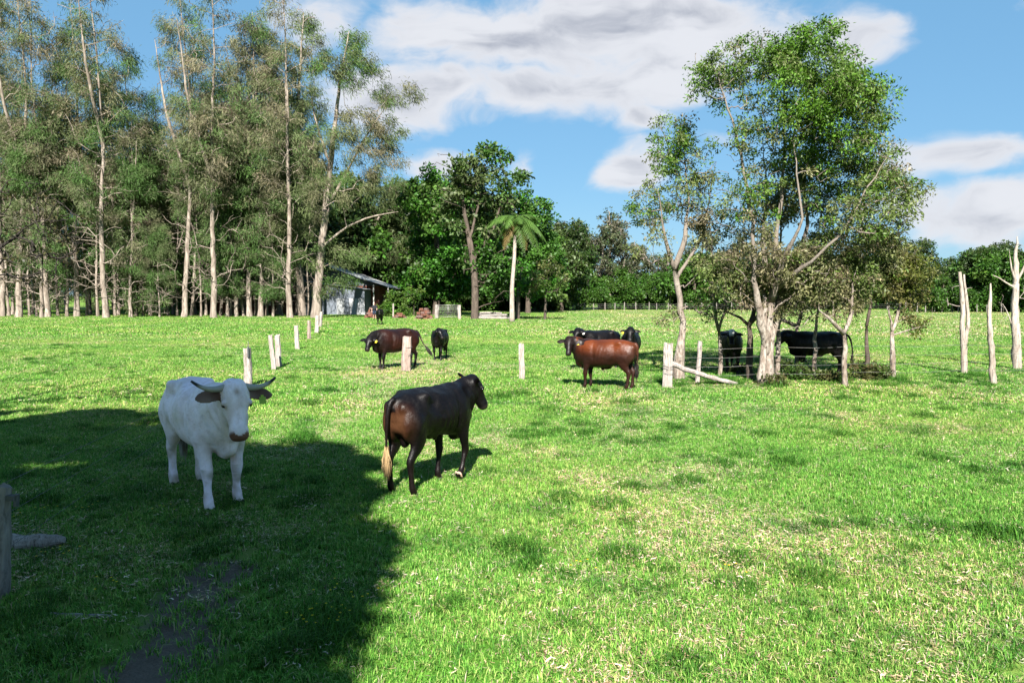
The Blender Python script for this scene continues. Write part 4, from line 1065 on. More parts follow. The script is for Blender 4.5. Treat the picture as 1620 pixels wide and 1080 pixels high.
# ---- big shade tree that stands behind the photographer and throws the broad shadow over the near left
def shade_tree():
    rng = np.random.default_rng(77)
    s = Vector((to_sun.x / to_sun.z, to_sun.y / to_sun.z, 1.0))
    poly_px = [(-260, 652), (0, 655), (60, 648), (150, 650), (262, 655), (330, 668), (400, 690), (445, 706), (520, 705), (575, 712), (598, 745), (600, 800), (594, 840), (604, 880), (585, 930), (566, 985), (552, 1040), (545, 1085), (500, 1250), (300, 1500), (-1200, 1500), (-700, 800)]
    poly = [G(a, b) for a, b in poly_px]
    px = np.array([p.x for p in poly]); py = np.array([p.y for p in poly])
    def inside(x, y):
        r = False; j = len(px) - 1
        for i in range(len(px)):
            if (py[i] > y) != (py[j] > y) and x < (px[j] - px[i]) * (y - py[i]) / (py[j] - py[i]) + px[i]: r = not r
            j = i
        return r
    def edge(x, y):
        return float(seg_dist(np.array([x]), np.array([y]), list(zip(px, py)) + [(px[0], py[0])])[0])
    gaps = [(75, 738, 1.0, .45), (190, 672, 1.6, .42), (20, 742, .7, .3), (140, 728, .6, .25), (330, 715, .5, .2), (-60, 690, 1.2, .6)]
    gp = [(G(a, b), w, h) for a, b, w, h in gaps]
    A = []
    while len(A) < 1900:
        x, y = rng.uniform(-14, 0), rng.uniform(2, 17)
        if not inside(x, y): continue
        if any(((x - g.x) / w) ** 2 + ((y - g.y) / h) ** 2 < 1 for g, w, h in gp): continue
        if y > 12.2 and x < -4.6 and fb(x, y, .8) > .56: continue
        if edge(x, y) < .7 and fb(x, y, 1.7) > .55: continue
        lo, hi = 7.0, 11.0
        z = rng.uniform(lo, hi)
        q = Vector((x, y, 0)) + s * z
        r = min(.55, max(.16, edge(x, y) * .9))
        A.append((*q, r))
    A = np.array(A)
    base = Vector((-4.2, -7.5, 0))
    B = A[:, :3] - np.array(base)
    stems = [(np.array([(0, 0, -.2), (0, 0, 1.2), (.1, .2, 3.2), (.3, .8, 5.5), (.5, 1.8, 8), (.6, 2.6, 10.5)]), np.array([.6, .48, .42, .34, .22, .06])),
             (np.array([(.1, .2, 3.2), (-1.5, 1.5, 5.5), (-3, 3, 7.5), (-4, 5, 9)]), np.array([.28, .22, .15, .05])), (np.array([(.2, .5, 4.5), (1, 2.5, 6.5), (1.2, 5, 8), (.8, 7.5, 9)]), np.array([.26, .2, .13, .05]))]
    ch = grow(rng, stems, B, .012, .45, .7, .1, .25, .7)
    mb = MB()
    cols = mixcol(rng, len(B), (.05, .12, .015), (.09, .13, .03), .4 * np.ones(len(B)))
    for lo, hi in ((0, .3), (.3, .45), (.45, 1)):
        k = (A[:, 3] >= lo) & (A[:, 3] < hi)
        if k.any(): leaves(mb, rng, B[k], max(lo, .2), int(40 + 160 * lo), .21, .30, cols[k], .2)
    tree_thing('shade_tree', 'big leafy tree behind the photographer whose shadow covers the near left', wood_mesh('trunk', ch, M_DARKBARK, rng, .06), mb.mesh('crown', False, M_LEAF), base)
    # bare twiggy dead tree at the left edge of the view
    rng = np.random.default_rng(78)
    b = Vector((-12.2, 14.5, 0))
    T = []
    for k in range(170):
        px_, py_ = rng.uniform(-40, 135), rng.uniform(285, 455)
        if (px_ / 135) + abs(py_ - 370) / 150 > 1.15: continue
        T.append(np.array(P(px_, py_, 14.5 + rng.normal(0, .6))) - np.array(b))
    stems = [(np.array([(0, 0, -.1), (0, 0, 1.4), (.2, 0, 2.6), (.3, 0, 4.2), (.2, .2, 6)]), np.array([.16, .13, .11, .07, .02])),
             (np.array([(.1, 0, 1.9), (1.2, 0, 2.7), (2.4, .1, 3.4), (3.1, .1, 3.9)]), np.array([.08, .06, .035, .012])), (np.array([(.1, 0, 2.4), (1.3, 0, 3.9), (2.5, -.1, 4.3)]), np.array([.06, .04, .012]))]
    ch = grow(rng, stems, T, .009, .46, .25, .16, .15, .5)
    mb = MB()
    sel = np.array(T)[rng.random(len(T)) < .35]
    leaves(mb, rng, sel, .12, 14, .07, .3, mixcol(rng, len(sel), (.05, .06, .02), (.08, .06, .03), .5 * np.ones(len(sel))))
    tree_thing('twiggy_tree', 'dark bare twiggy tree reaching in front of the she-oaks', wood_mesh('trunk', ch, M_BLACKTWIG, rng, .03), mb.mesh('crown', False, M_LEAF), b)
shade_tree()
# ------------------------------------------------------------------ cattle
def smoothpath(pts, n, it=3):
    pts = np.asarray(pts, float); s = np.concatenate([[0], np.cumsum(np.linalg.norm(np.diff(pts, axis=0), axis=1))])
    u = np.linspace(0, s[-1], n); q = np.stack([np.interp(u, s, pts[:, k]) for k in range(pts.shape[1])], -1)
    for _ in range(it):
        q[1:-1] = .5 * q[1:-1] + .25 * (q[:-2] + q[2:])
    return q
def remeshed(mb, voxel, it, weight=None, it2=0, bony=1.0):
    me = mb.mesh('tmp', True)
    o = bpy.data.objects.new('tmp', me); COL.objects.link(o)
    r = o.modifiers.new('r', 'REMESH'); r.mode = 'VOXEL'; r.voxel_size = voxel; r.adaptivity = 0
    s = o.modifiers.new('s', 'SMOOTH'); s.factor = .5; s.iterations = it
    dg = bpy.context.evaluated_depsgraph_get()
    out = bpy.data.meshes.new_from_object(o.evaluated_get(dg))
    bpy.data.objects.remove(o); bpy.data.meshes.remove(me)
    out.polygons.foreach_set('use_smooth', np.ones(len(out.polygons), bool))
    if weight is not None:
        n = len(out.vertices); V = np.zeros(n * 3); out.vertices.foreach_get('co', V); V = V.reshape(-1, 3)
        E = np.zeros(len(out.edges) * 2, np.int32); out.edges.foreach_get('vertices', E); E = E.reshape(-1, 2)
        i = np.concatenate([E[:, 0], E[:, 1]]); j = np.concatenate([E[:, 1], E[:, 0]]); deg = np.bincount(i, minlength=n)[:, None].clip(1)
        w = weight(V)[:, None] * .6
        for _ in range(it2):
            av = np.stack([np.bincount(i, V[j, k], n) for k in range(3)], -1) / deg
            V = V + w * (av - V)
        # relief that muscle and bone give the hide
        V = relief(V, bony)
        out.vertices.foreach_set('co', V.astype(np.float32).ravel()); out.update()
    return out
def gs(V, c, r, sgn=True):
    q = ((V[:, 0] - c[0]) / r[0]) ** 2 + ((np.abs(V[:, 1]) - c[1]) / r[1]) ** 2 + ((V[:, 2] - c[2]) / r[2]) ** 2
    return np.exp(-q)
def relief(V, bony=1.0):
    x, y, z = V.T
    d = np.zeros(len(V)); trunk = (z > .55) & (x < .86)
    d -= .030 * gs(V, (-.27, .27, 1.12), (.11, .12, .10))          # hollow of the flank
    d -= .028 * gs(V, (-.22, .28, .74), (.10, .12, .10))           # fold before the thigh
    d -= .022 * gs(V, (.27, .30, .92), (.045, .14, .26))           # groove behind the shoulder
    d += .014 * gs(V, (.44, .24, .98), (.09, .14, .22))
    d += .016 * gs(V, (-.60, .22, .93), (.13, .14, .17))           # thigh muscle
    d -= .020 * gs(V, (-.71, .16, .78), (.05, .10, .16))           # behind the thigh
    d += .009 * gs(V, (-.41, .21, 1.25), (.08, .09, .06))          # hook bones
    d += .014 * gs(V, (-.75, .12, 1.14), (.05, .06, .05))
    d += .005 * np.sin((x + .25 * z) * 62) * gs(V, (.05, .30, .90), (.20, .14, .20))   # ribs
    d -= .018 * gs(V, (.72, .16, .98), (.07, .10, .12))            # neck meets shoulder
    lump = nz(V, 5.5, 2) * .008 + nz(V, 11, 7) * .004
    d += lump * (z > .7)
    d += .007 * np.sin((x * 1.0 + z * .55) * 52) * gs(V, (.80, .16, 1.02), (.16, .16, .22))           # skin folds of the neck
    d *= bony
    out = V.copy(); out[:, 1] += np.sign(y) * d * trunk * sstep(np.abs(y), .03, .10)
    out[:, 2] += trunk * .6 * d * (z > 1.15)
    return out
def sstep(x, a, b):
    u = np.clip((x - a) / (b - a), 0, 1); return u * u * (3 - 2 * u)
def cattle(label, loc, heading, scale, coat, mat, head_at=(.98, 0, 1.36), yaw=0.0, pitch=-50.0, legs=((0, 0), (0, 0), (0, 0), (0, 0)), tail=None, switch=(.02, .015, .012), voxel=.02, horns=False,
           bull=False, tags=(), width=1.0, belly=0.0, muzzle=(.02, .016, .015), hoof=None, name='cow', girth=1.0, stretch=1.0, ear_col=None, tail_end='brush', roll=0.0, hump=0.0, lift=(0, 0, 0, 0), ear_lift=(0, 0), hk=1.0, lk=1.0, bony=1.0, ear_up=0.0):
    """local frame: +X forward, +Y the animal's left, Z up; legs = (dx, dy) hoof shift for FL, FR, HL, HR"""
    mb = MB()
    S = np.array([(-.835, 1.13, .98, .07), (-.80, 1.24, .88, .15), (-.71, 1.30, .78, .225), (-.56, 1.325, .71, .265), (-.42, 1.338, .665, .29), (-.25, 1.318, .635, .305), (-.05, 1.30, .60, .335),
                  (.15, 1.30, .575, .34), (.33, 1.325, .575, .315), (.48, 1.345, .59, .275), (.62, 1.325, .60, .24), (.74, 1.255, .63, .20), (.83, 1.15, .70, .15), (.885, 1.03, .80, .08)])
    u = np.linspace(0, len(S) - 1, 34); S = np.stack([np.interp(u, np.arange(len(S)), S[:, k]) for k in range(4)], -1)
    for _ in range(2):
        S[1:-1] = .5 * S[1:-1] + .25 * (S[:-2] + S[2:])
    S[:, 2] -= belly * np.exp(-((S[:, 0] - .05) / .4) ** 2)
    S[:, 1] += hump * np.exp(-((S[:, 0] - .5) / .18) ** 2)
    mb.loft(np.stack([S[:, 0], 0 * S[:, 0], (S[:, 1] + S[:, 2]) / 2], -1), S[:, 3] * width, (S[:, 1] - S[:, 2]) / 2, (0, 0, 1), 28, 2.25)
    mb.tube(smoothpath([(-.78, 0, 1.22), (-.4, 0, 1.315), (.1, 0, 1.285), (.5, 0, 1.315)], 16), .045, 10)       # back bone
    for s in (-1, 1):
        mb.ball((-.41, .19 * s * width, 1.235), (.12, .085, .075))                                     # hook bones
        mb.ball((-.73, .12 * s * width, 1.11), (.10, .07, .10))                                            # pin bones
        mb.ball((.46, .19 * s * width, .96), (.20, .085, .30))                                            # shoulder
        mb.ball((-.60, .16 * s * width, .93), (.22, .115, .27))                                          # thigh
    mb.ball((.68, 0, .70), (.18, .10, .13))                                                              # brisket
    mb.tube(smoothpath([(.45, 0, .60), (.68, 0, .60), (.84, 0, .72)], 12), [.03, .05, .06, .06, .06, .06, .06, .06, .06, .05, .04, .03], 10)
    if bull:
        mb.ball((-.02, 0, .60 - belly), (.16, .05, .07)); mb.ball((.08, 0, .55 - belly), (.05, .03, .055))
        mb.ball((-.58, 0, .70), (.08, .07, .10))
    else:
        mb.ball((-.48, 0, .66), (.15, .11, .08))
    # legs
    def leg(j, r, dx, dy, lf, front, s):
        j = np.array(j, float); top = j[0, 2]
        k = np.clip((top - j[:, 2]) / top, 0, 1) ** 1.0
        j[:, 0] += dx * k; j[:, 1] += dy * k
        if lf:
            if front:   # knee flexed, hoof tipped back with the sole showing
                kz = j[5, 2]
                for q in range(6, len(j)):
                    j[q, 0] -= lf * 1.1 * (kz - j[q, 2]) / kz
                    j[q, 2] += lf * .5 * (kz - j[q, 2]) / kz
                j[-2, 0] -= .05; j[-1, 0] -= .12; j[-1, 2] += .03
            else:
                j[6:, 2] += lf * .35
        n = 40
        pp = smoothpath(np.concatenate([j, np.array(r)], 1), n, 1)
        mb.loft(pp[:, :3], pp[:, 4] * lk * (.9 + .1 * width), pp[:, 3] * lk, (1, 0, 0), 14, 2.1)
        return j
    feet = []
    for q, s in ((0, 1), (1, -1)):
        feet.append(leg([(.45, .165 * s, 1.02), (.455, .18 * s, .86), (.46, .18 * s, .72), (.475, .172 * s, .60), (.497, .165 * s, .50), (.510, .16 * s, .42), (.506, .158 * s, .35), (.500, .156 * s, .25), (.500, .155 * s, .165), (.502, .155 * s, .115), (.525, .155 * s, .065), (.545, .155 * s, .012)],
                        [(.16, .07), (.155, .09), (.125, .085), (.088, .066), (.064, .053), (.066, .057), (.050, .045), (.038, .034), (.041, .037), (.055, .049), (.044, .042), (.06, .052)], *legs[q], lift[q], True, s))
    for q, s in ((2, 1), (3, -1)):
        feet.append(leg([(-.55, .15 * s, 1.04), (-.545, .18 * s, .88), (-.53, .18 * s, .74), (-.565, .168 * s, .62), (-.635, .16 * s, .53), (-.688, .155 * s, .465), (-.680, .152 * s, .39), (-.665, .15 * s, .27), (-.655, .15 * s, .17), (-.648, .15 * s, .12), (-.62, .15 * s, .065), (-.60, .15 * s, .012)],
                        [(.24, .10), (.225, .105), (.175, .09), (.115, .066), (.075, .050), (.072, .052), (.054, .045), (.043, .037), (.046, .040), (.058, .050), (.046, .044), (.06, .052)], *legs[q], lift[q], False, s))
    # neck and head
    ha = np.array(head_at, float)
    yw, pt = math.radians(yaw), math.radians(pitch)
    hd = np.array([math.cos(yw) * math.cos(pt), math.sin(yw) * math.cos(pt), math.sin(pt)])
    zc = np.array([0, 0, 1.0]); side = np.cross(zc, hd); side /= np.linalg.norm(side); upv = np.cross(hd, side)
    if roll:
        rr = math.radians(roll); side, upv = side * math.cos(rr) + upv * math.sin(rr), upv * math.cos(rr) - side * math.sin(rr)
    back = ha + hd * .07 - upv * .05
    n0, n1 = np.array([.42, 0, 1.02]), np.array([.66, ha[1] * .12, 1.06])
    mid = n1 * .5 + back * .5 + np.array([0, 0, .03])
    nk = smoothpath(np.stack([np.concatenate([n0, (.20, .26)]), np.concatenate([n1, (.185, .275)]), np.concatenate([mid, (.145, .225)]), np.concatenate([back, (.112, .165)]), np.concatenate([back + hd * .10 - upv * .02, (.09, .11)])]), 20)
    mb.loft(nk[:, :3], nk[:, 3] * girth, nk[:, 4] * girth, (0, 0, 1) if abs(yw) < 1.2 else (-.2, 0, 1), 18, 2.1)
    mb.loft(smoothpath([(.80, 0, .78), (.80 + (mid[0] - .8) * .6, mid[1] * .6, .92), tuple(back + hd * .12 - upv * .14)], 12), np.linspace(.07, .035, 12), np.linspace(.10, .05, 12), (-1, 0, .3), 10)
    H = hk * np.array([(-.055, .075, .055, .0), (0, .108, .098, -.005), (.07, .122, .125, -.018), (.15, .124, .138, -.026), (.22, .106, .135, -.03), (.30, .082, .112, -.022), (.37, .074, .092, -.012), (.43, .083, .084, -.006), (.475, .084, .078, -.006), (.51, .068, .058, -.010), (.525, .035, .03, -.012)])
    mb.loft(ha + H[:, :1] * hd + H[:, 3:] * upv, H[:, 1], H[:, 2], upv, 20, 2.35)
    hd0, side0, upv0 = hd, side, upv
    hd, side, upv = hd * hk, side * hk, upv * hk
    for s in (-1, 1):
        mb.ball(ha + hd * .185 + side * .105 * s + upv * .050, .036, 10, 7)                                # brow
        mb.ball(ha + hd * .46 + side * .052 * s + upv * .028, (.03, .03, .03), 10, 7)                        # nostril wing
        mb.ball(ha + hd * .22 + side * .072 * s - upv * .085, (.07, .035, .06), 10, 7)                       # jaw
        e = ear_lift[0 if s > 0 else 1]
        ep = [ha + hd * .075 + side * .09 * s - upv * .02, ha + hd * .075 + side * .16 * s + upv * (-.03 + .04 * e), ha + hd * .08 + side * .24 * s + upv * (-.04 + .10 * e), ha + hd * .095 + side * .31 * s + upv * (-.05 + .16 * e), ha + hd * .105 + side * .335 * s + upv * (-.05 + .18 * e)]
        ep = [q - hd * ear_up * w for q, w in zip(ep, (0, .04, .10, .15, .17))]
        ee = smoothpath(np.concatenate([np.array(ep), np.array([(.034, .026), (.068, .020), (.078, .017), (.052, .014), (.014, .012)])], 1), 14, 2)
        mb.loft(ee[:, :3], ee[:, 3] * hk, ee[:, 4] * max(1, voxel / .015), upv0 - .15 * hd0, 12)
    mb.ball(ha + hd * -.01, (.07, .07, .06), 10, 7)
    hd, side, upv = hd0, side0, upv0
    # tail
    if tail is None:
        tail = [(-.79, 0, 1.24), (-.86, 0, 1.20), (-.885, 0, 1.05), (-.88, .01, .80), (-.87, .02, .55)]
    tp = smoothpath(tail, 22)
    mb.tube(tp, np.linspace(.040, max(.016, voxel * .95), 22), 8)
    def wt(V):
        x, y, z = V.T
        return np.clip(sstep(z, .60, .74) * sstep(x, -.84, -.74) * sstep(-x, -.92, -.80), .07, 1)
    me = remeshed(mb, voxel, 2, wt, int(max(6, 46 * (.0135 / voxel) ** 2)), bony)
    n = len(me.vertices); V = np.zeros(n * 3); me.vertices.foreach_get('co', V); V = V.reshape(-1, 3)
    rel = V - ha
    hs, hv, hu = rel @ hd / hk, rel @ side / hk, rel @ upv / hk
    ishead = (hs > -.12) & (hs < .6) & (np.hypot(hv, hu + .02) < .19)
    ec = np.interp(np.abs(hv), [.09, .335], [-.02, -.05]) + np.where(hv > 0, ear_lift[0], ear_lift[1]) * np.interp(np.abs(hv), [.09, .335], [0, .18])
    isear = (np.abs(hv) > .122) & (hs > -.02) & (hs < .19) & (np.abs(hu - ec) < .05)
    ishead = ishead | isear
    C = coat(V, hs, hv, hu, ishead, isear)
    C = np.clip(C, 0, 1)
    mz = (ishead & (np.abs(hv) < .12)).astype(float) * sstep(hs, .435, .475) * (hu < .062)
    C = C * (1 - mz[:, None]) + np.array(muzzle) * mz[:, None]
    at = me.attributes.new('col', 'FLOAT_COLOR', 'POINT') if 'col' not in me.attributes else me.attributes['col']
    at.data.foreach_set('color', np.concatenate([C, np.ones((n, 1))], 1).astype(np.float32).ravel())
    me.materials.clear(); me.materials.append(mat); me.name = 'cattle_body'
    o = thing(name, label, name, loc, heading)
    o.scale = (scale * stretch, scale, scale)
    obj('body', me, o)
    hd, side, upv = hd * hk, side * hk, upv * hk
    for s in (-1, 1):
        b = MB(); b.ball(ha + hd * .20 + side * .111 * s + upv * .036, .024, 12, 9); obj('eye', b.mesh('eye', True, M_EYE), o)
        b = MB(); c = ha + hd * .497 + side * .043 * s + upv * .018; b.ball(c, (.017, .017, .013), 8, 6); obj('nostril', b.mesh('nostril', True, M_NOSTRIL), o)
    for q, f in enumerate(feet):
        b = MB(); p = f[-1]; a = f[-2]
        for s in (-1, 1):
            tip = p + np.array([.012, s * .024, -.008]); ank = a * .55 + p * .45 + np.array([0, s * .02, 0])
            b.loft([ank, ank * .4 + tip * .6, tip], [.027, .031, .033], [.043, .054, .062], (1, 0, 0), 10, 2.2)
        hm = M_HOOF if hoof is None else hoof[q]
        obj('hoof', b.mesh('hoof', True, hm), o)
    if horns:
        for s in (-1, 1):
            k = np.linspace(0, 1, 14)
            pts = np.array([ha - hd * .01 + side * s * (.075 + .285 * q) + upv * (.02 + .02 * q) - hd * (-.03 - .028 * math.sin(q * 2.8) + .075 * q ** 2.6) for q in k])
            cc = np.array([(.50, .46, .40)]) * (1 - sstep(k, .7, .85))[:, None] + np.array([(.015, .012, .012)]) * sstep(k, .7, .85)[:, None]
            b = MB(); b.tube(pts, .038 * (1 - .68 * k ** 1.3), 12, cc); obj('horn', b.mesh('horn', True, M_HORN), o)
    for s, mtag in tags:
        e = ear_lift[0 if s > 0 else 1]
        c = ha + hd * (.13 - .12 * ear_up) + side * .235 * s + upv * (-.02 + .08 * e) - upv * (.05 * ear_up)
        b = MB(); M = Matrix((Vector(side0), Vector(-hd0), Vector(upv0))).transposed().to_4x4(); M.translation = Vector(c)
        b.box((-.032, -.062, -.004), (.032, .012, .004), (1, 1, 1), M); b.box((-.014, .011, -.0035), (.014, .035, .0035), (1, 1, 1), M)
        obj('ear_tag', b.mesh('ear_tag', False, mtag), o)
    # hair brush at the end of the tail
    rng = np.random.default_rng(int(abs(loc[0] * 100)) + 3); b = MB(); e = tp[-1]; d = tp[-1] - tp[-4]; d /= np.linalg.norm(d)
    for k in range(150):
        L = rng.uniform(.18, .36); q0 = e - d * rng.uniform(0, .16) + rng.normal(0, .010, 3); w = rng.normal(0, .017, 3)
        q2 = q0 + d * L * .6 + np.array([0, 0, -L * .4]) + w * .9
        b.tube([q0, q0 * .5 + q2 * .5 + w * .8, q2], [.0045, .0055, .001], 3, np.array(switch) * rng.uniform(.6, 1.3), cap=False)
    obj('tail_switch', b.mesh('tail_switch', True, M_HAIR), o)
    return o

def mixc(C, col, w):
    return C * (1 - w[:, None]) + np.array(col) * w[:, None]
def nz(V, s, seed=0):
    return np.array([mnoise.noise(Vector((p[0] * s + seed, p[1] * s, p[2] * s))) for p in V])
def coat_white(V, hs, hv, hu, head, ear):
    C = np.tile(np.array((.86, .735, .83)), (len(V), 1)); n1 = nz(V, 3.0)
    C = mixc(C, (.66, .58, .50), np.clip(n1 * 1.2, 0, .55))
    C = mixc(C, (.58, .47, .38), head * np.clip(.35 - np.abs(hs - .12) * 2, 0, .3))
    C = mixc(C, (.085, .036, .018), ear * .96)
    C = mixc(C, (.34, .22, .15), head * np.exp(-((hs - .10) / .035) ** 2 - (hv / .03) ** 2) * (hu > 0) * .75)
    for s in (-1, 1):
        C = mixc(C, (.16, .10, .08), head * np.exp(-((hs - .20) / .035) ** 2 - ((hv - s * .11) / .03) ** 2 - ((hu - .03) / .035) ** 2) * .9)
    C = mixc(C, (.34, .28, .23), (np.abs(V[:, 2] - .40) < .05) * (V[:, 0] > .5) * .55 * np.clip(.5 + nz(V, 12), 0, 1))     # dirty knees
    C = mixc(C, (.55, .47, .39), sstep(-V[:, 2], -.16, -.05) * .5)
    C = mixc(C, (.45, .36, .30), head * sstep(hs, .38, .45) * .35)
    mud = np.clip(nz(V, 6.5, 3) * 1.4 + nz(V, 17, 5) * .7, 0, 1)
    C = mixc(C, (.36, .29, .22), mud * np.clip(sstep(-V[:, 2], -.62, -.25) * .7 + sstep(-V[:, 0], .45, .8) * .45 + sstep(-V[:, 2], -.85, -.6) * .25, 0, .75))
    C = mixc(C, (.50, .40, .36), sstep(V[:, 0], .6, .9) * np.clip(.3 + nz(V, 5, 9), 0, 1) * .35)
    return C
def coat_black(V, hs, hv, hu, head, ear, base=(.0045, .0036, .0042)):
    C = np.tile(np.array(base), (len(V), 1)); return mixc(C, (.009, .006, .006), np.clip(nz(V, 2.4) * .9, 0, .6))
def coat_steer(V, hs, hv, hu, head, ear):
    C = np.tile(np.array((.0030, .0022, .0028)), (len(V), 1))
    x, y, z = V.T; n1 = nz(V, 2.6)
    C = mixc(C, (.040, .014, .006), sstep(-x, .60, .82) * sstep(z, .45, .75) * sstep(-z, -1.25, -1.10) * np.clip(.75 + n1, 0, 1))
    C = mixc(C, (.085, .038, .018), sstep(-x, .70, .80) * sstep(-np.abs(y), -.20, -.12) * sstep(z, .55, .8) * sstep(-z, -1.12, -1.0) * .8)
    C = mixc(C, (.006, .004, .0045), np.clip(nz(V, 1.5, 4) * 1.2, 0, .7))
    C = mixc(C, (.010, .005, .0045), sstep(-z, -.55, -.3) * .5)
    C = mixc(C, (.005, .0035, .004), ((x < -.838) & (np.abs(y - .02) < .09)) * .95)
    return C
def coat_chestnut(V, hs, hv, hu, head, ear):
    x, y, z = V.T; n1 = nz(V, 2.3)
    C = np.tile(np.array((.135, .032, .008)), (len(V), 1))
    C = mixc(C, (.060, .014, .005), np.clip(.15 + n1, 0, .8))
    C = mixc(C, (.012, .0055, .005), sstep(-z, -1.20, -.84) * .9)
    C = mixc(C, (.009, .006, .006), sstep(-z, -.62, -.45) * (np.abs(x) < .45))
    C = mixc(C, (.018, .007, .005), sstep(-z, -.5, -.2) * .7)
    C = mixc(C, (.008, .006, .006), np.maximum(head * sstep(hs, -.12, .0), sstep(x + .12 * nz(V, 4, 1), .62, .98)) * .95)
    C = mixc(C, (.05, .022, .014), sstep(-x, .55, .8) * .5)
    return C
def coat_darkbrown(V, hs, hv, hu, head, ear):
    x, y, z = V.T; n1 = nz(V, 2.3)
    C = np.tile(np.array((.027, .008, .005)), (len(V), 1))
    C = mixc(C, (.010, .004, .004), np.clip(.3 + n1, 0, .8))
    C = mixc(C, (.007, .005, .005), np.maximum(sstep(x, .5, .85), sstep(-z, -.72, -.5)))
    return C
def coat_whiteface(V, hs, hv, hu, head, ear):
    C = coat_black(V, hs, hv, hu, head, ear)
    return mixc(C, (.95, .93, .9), head * (hu > .01) * sstep(hs, -.1, -.02) * sstep(-hs, -.27, -.16) * (np.abs(hv) < .095 - .15 * np.clip(hs, 0, 1)) * 1.0)

def herd():
    R = math.radians
    def place(front_px, rear_px, k=.52, kr=.575):
        """ground points of the fore and hind feet -> origin, heading"""
        a, b = G(*front_px), G(*rear_px); d = (a - b); h = math.atan2(d.y, d.x); L = d.length
        return b + d * (kr / (k + kr)), h, L
    o, h, L = place((355, 802), (297, 764))
    cattle('cream-white horned bull standing in the shade, facing forward', o, h, 1.09, coat_white, M_HIDE_WHITE, (1.00, -.03, 1.375), -12, -62, ((-.03, .02), (.09, -.02), (.0, .0), (-.04, 0)),
           voxel=.0135, horns=True, bull=True, tags=((1, M_GREENTAG), ), width=1.06, belly=.0, muzzle=(.16, .075, .055), name='bull', girth=1.05, bony=1.7, hk=1.12, lk=1.16, stretch=1.13, switch=(.5, .45, .38), hump=.02)
    o, h, L = place((728, 757), (628, 785))
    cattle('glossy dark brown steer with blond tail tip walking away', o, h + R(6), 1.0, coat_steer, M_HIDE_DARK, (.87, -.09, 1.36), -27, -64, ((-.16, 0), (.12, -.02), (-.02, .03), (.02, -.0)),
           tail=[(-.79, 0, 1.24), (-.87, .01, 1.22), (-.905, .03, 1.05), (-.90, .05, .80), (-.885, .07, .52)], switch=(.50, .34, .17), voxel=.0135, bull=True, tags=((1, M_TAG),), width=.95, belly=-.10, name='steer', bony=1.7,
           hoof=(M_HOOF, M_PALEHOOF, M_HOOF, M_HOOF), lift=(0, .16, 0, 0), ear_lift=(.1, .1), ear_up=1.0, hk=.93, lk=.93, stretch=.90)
    o, h, L = place((931, 614), (988, 616))
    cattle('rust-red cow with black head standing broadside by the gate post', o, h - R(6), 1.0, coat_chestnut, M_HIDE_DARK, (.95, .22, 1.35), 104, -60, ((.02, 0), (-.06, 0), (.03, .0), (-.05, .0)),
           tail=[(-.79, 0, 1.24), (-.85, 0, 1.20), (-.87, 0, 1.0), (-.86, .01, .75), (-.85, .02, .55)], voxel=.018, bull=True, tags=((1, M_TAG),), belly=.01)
    o, h, L = place((607, 587), (646, 579))
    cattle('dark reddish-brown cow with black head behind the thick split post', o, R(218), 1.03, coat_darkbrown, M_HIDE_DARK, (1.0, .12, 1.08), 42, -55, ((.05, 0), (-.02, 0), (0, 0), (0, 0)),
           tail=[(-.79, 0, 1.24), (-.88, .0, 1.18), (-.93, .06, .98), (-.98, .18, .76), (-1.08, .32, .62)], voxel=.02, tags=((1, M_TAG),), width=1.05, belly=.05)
    cattle('small black cow facing the camera beyond the split post', G(694, 571) + Vector((0, .5, 0)), R(-96), .90, coat_black, M_HIDE_DARK, (.93, .14, 1.36), 42, -48, ((.06, .0), (-.04, .02), (.02, 0), (-.03, 0)), voxel=.02)
    cattle('black cow walking near the house, small in the distance', G(599, 514) + Vector((0, .6, 0)), R(-85), 1.0, coat_black, M_HIDE_DARK, (1.0, .05, 1.30), 8, -50, ((.1, 0), (-.1, 0), (.05, 0), (-.1, 0)), voxel=.028)
    cattle('black cow standing behind the rust-red cow\'s head', G(925, 588) + Vector((.55, .8, 0)), R(212), 1.0, coat_black, M_HIDE_DARK, (.97, .12, 1.38), 30, -48, voxel=.024, tags=((1, M_WHITETAG),))
    cattle('black cow looking over the rust-red cow\'s rump', G(999, 588) + Vector((.05, .5, 0)), R(-100), 1.0, coat_black, M_HIDE_DARK, (1.0, .0, 1.44), -2, -52, voxel=.024, tags=((-1, M_TAG),))
    cattle('black cow with white forehead under the paperbarks', G(1158, 594) + Vector((.1, .6, 0)), R(-98), 1.03, coat_whiteface, M_HIDE_DARK, (.98, -.10, 1.36), -8, -52, voxel=.022, belly=.05, width=1.06)
    cattle('black bull broadside under the paperbarks with long hanging tail', G(1297, 592) + Vector((0, .2, 0)), R(180), 1.02, coat_black, M_HIDE_DARK, (1.02, .05, 1.30), 20, -55, ((.0, 0), (-.1, 0), (.05, 0), (-.06, 0)),
           tail=[(-.79, 0, 1.24), (-.90, .0, 1.20), (-.99, .0, 1.0), (-1.03, .0, .75), (-1.03, .0, .52)], voxel=.022, bull=True, belly=.02, stretch=1.05, name='bull')
herd()
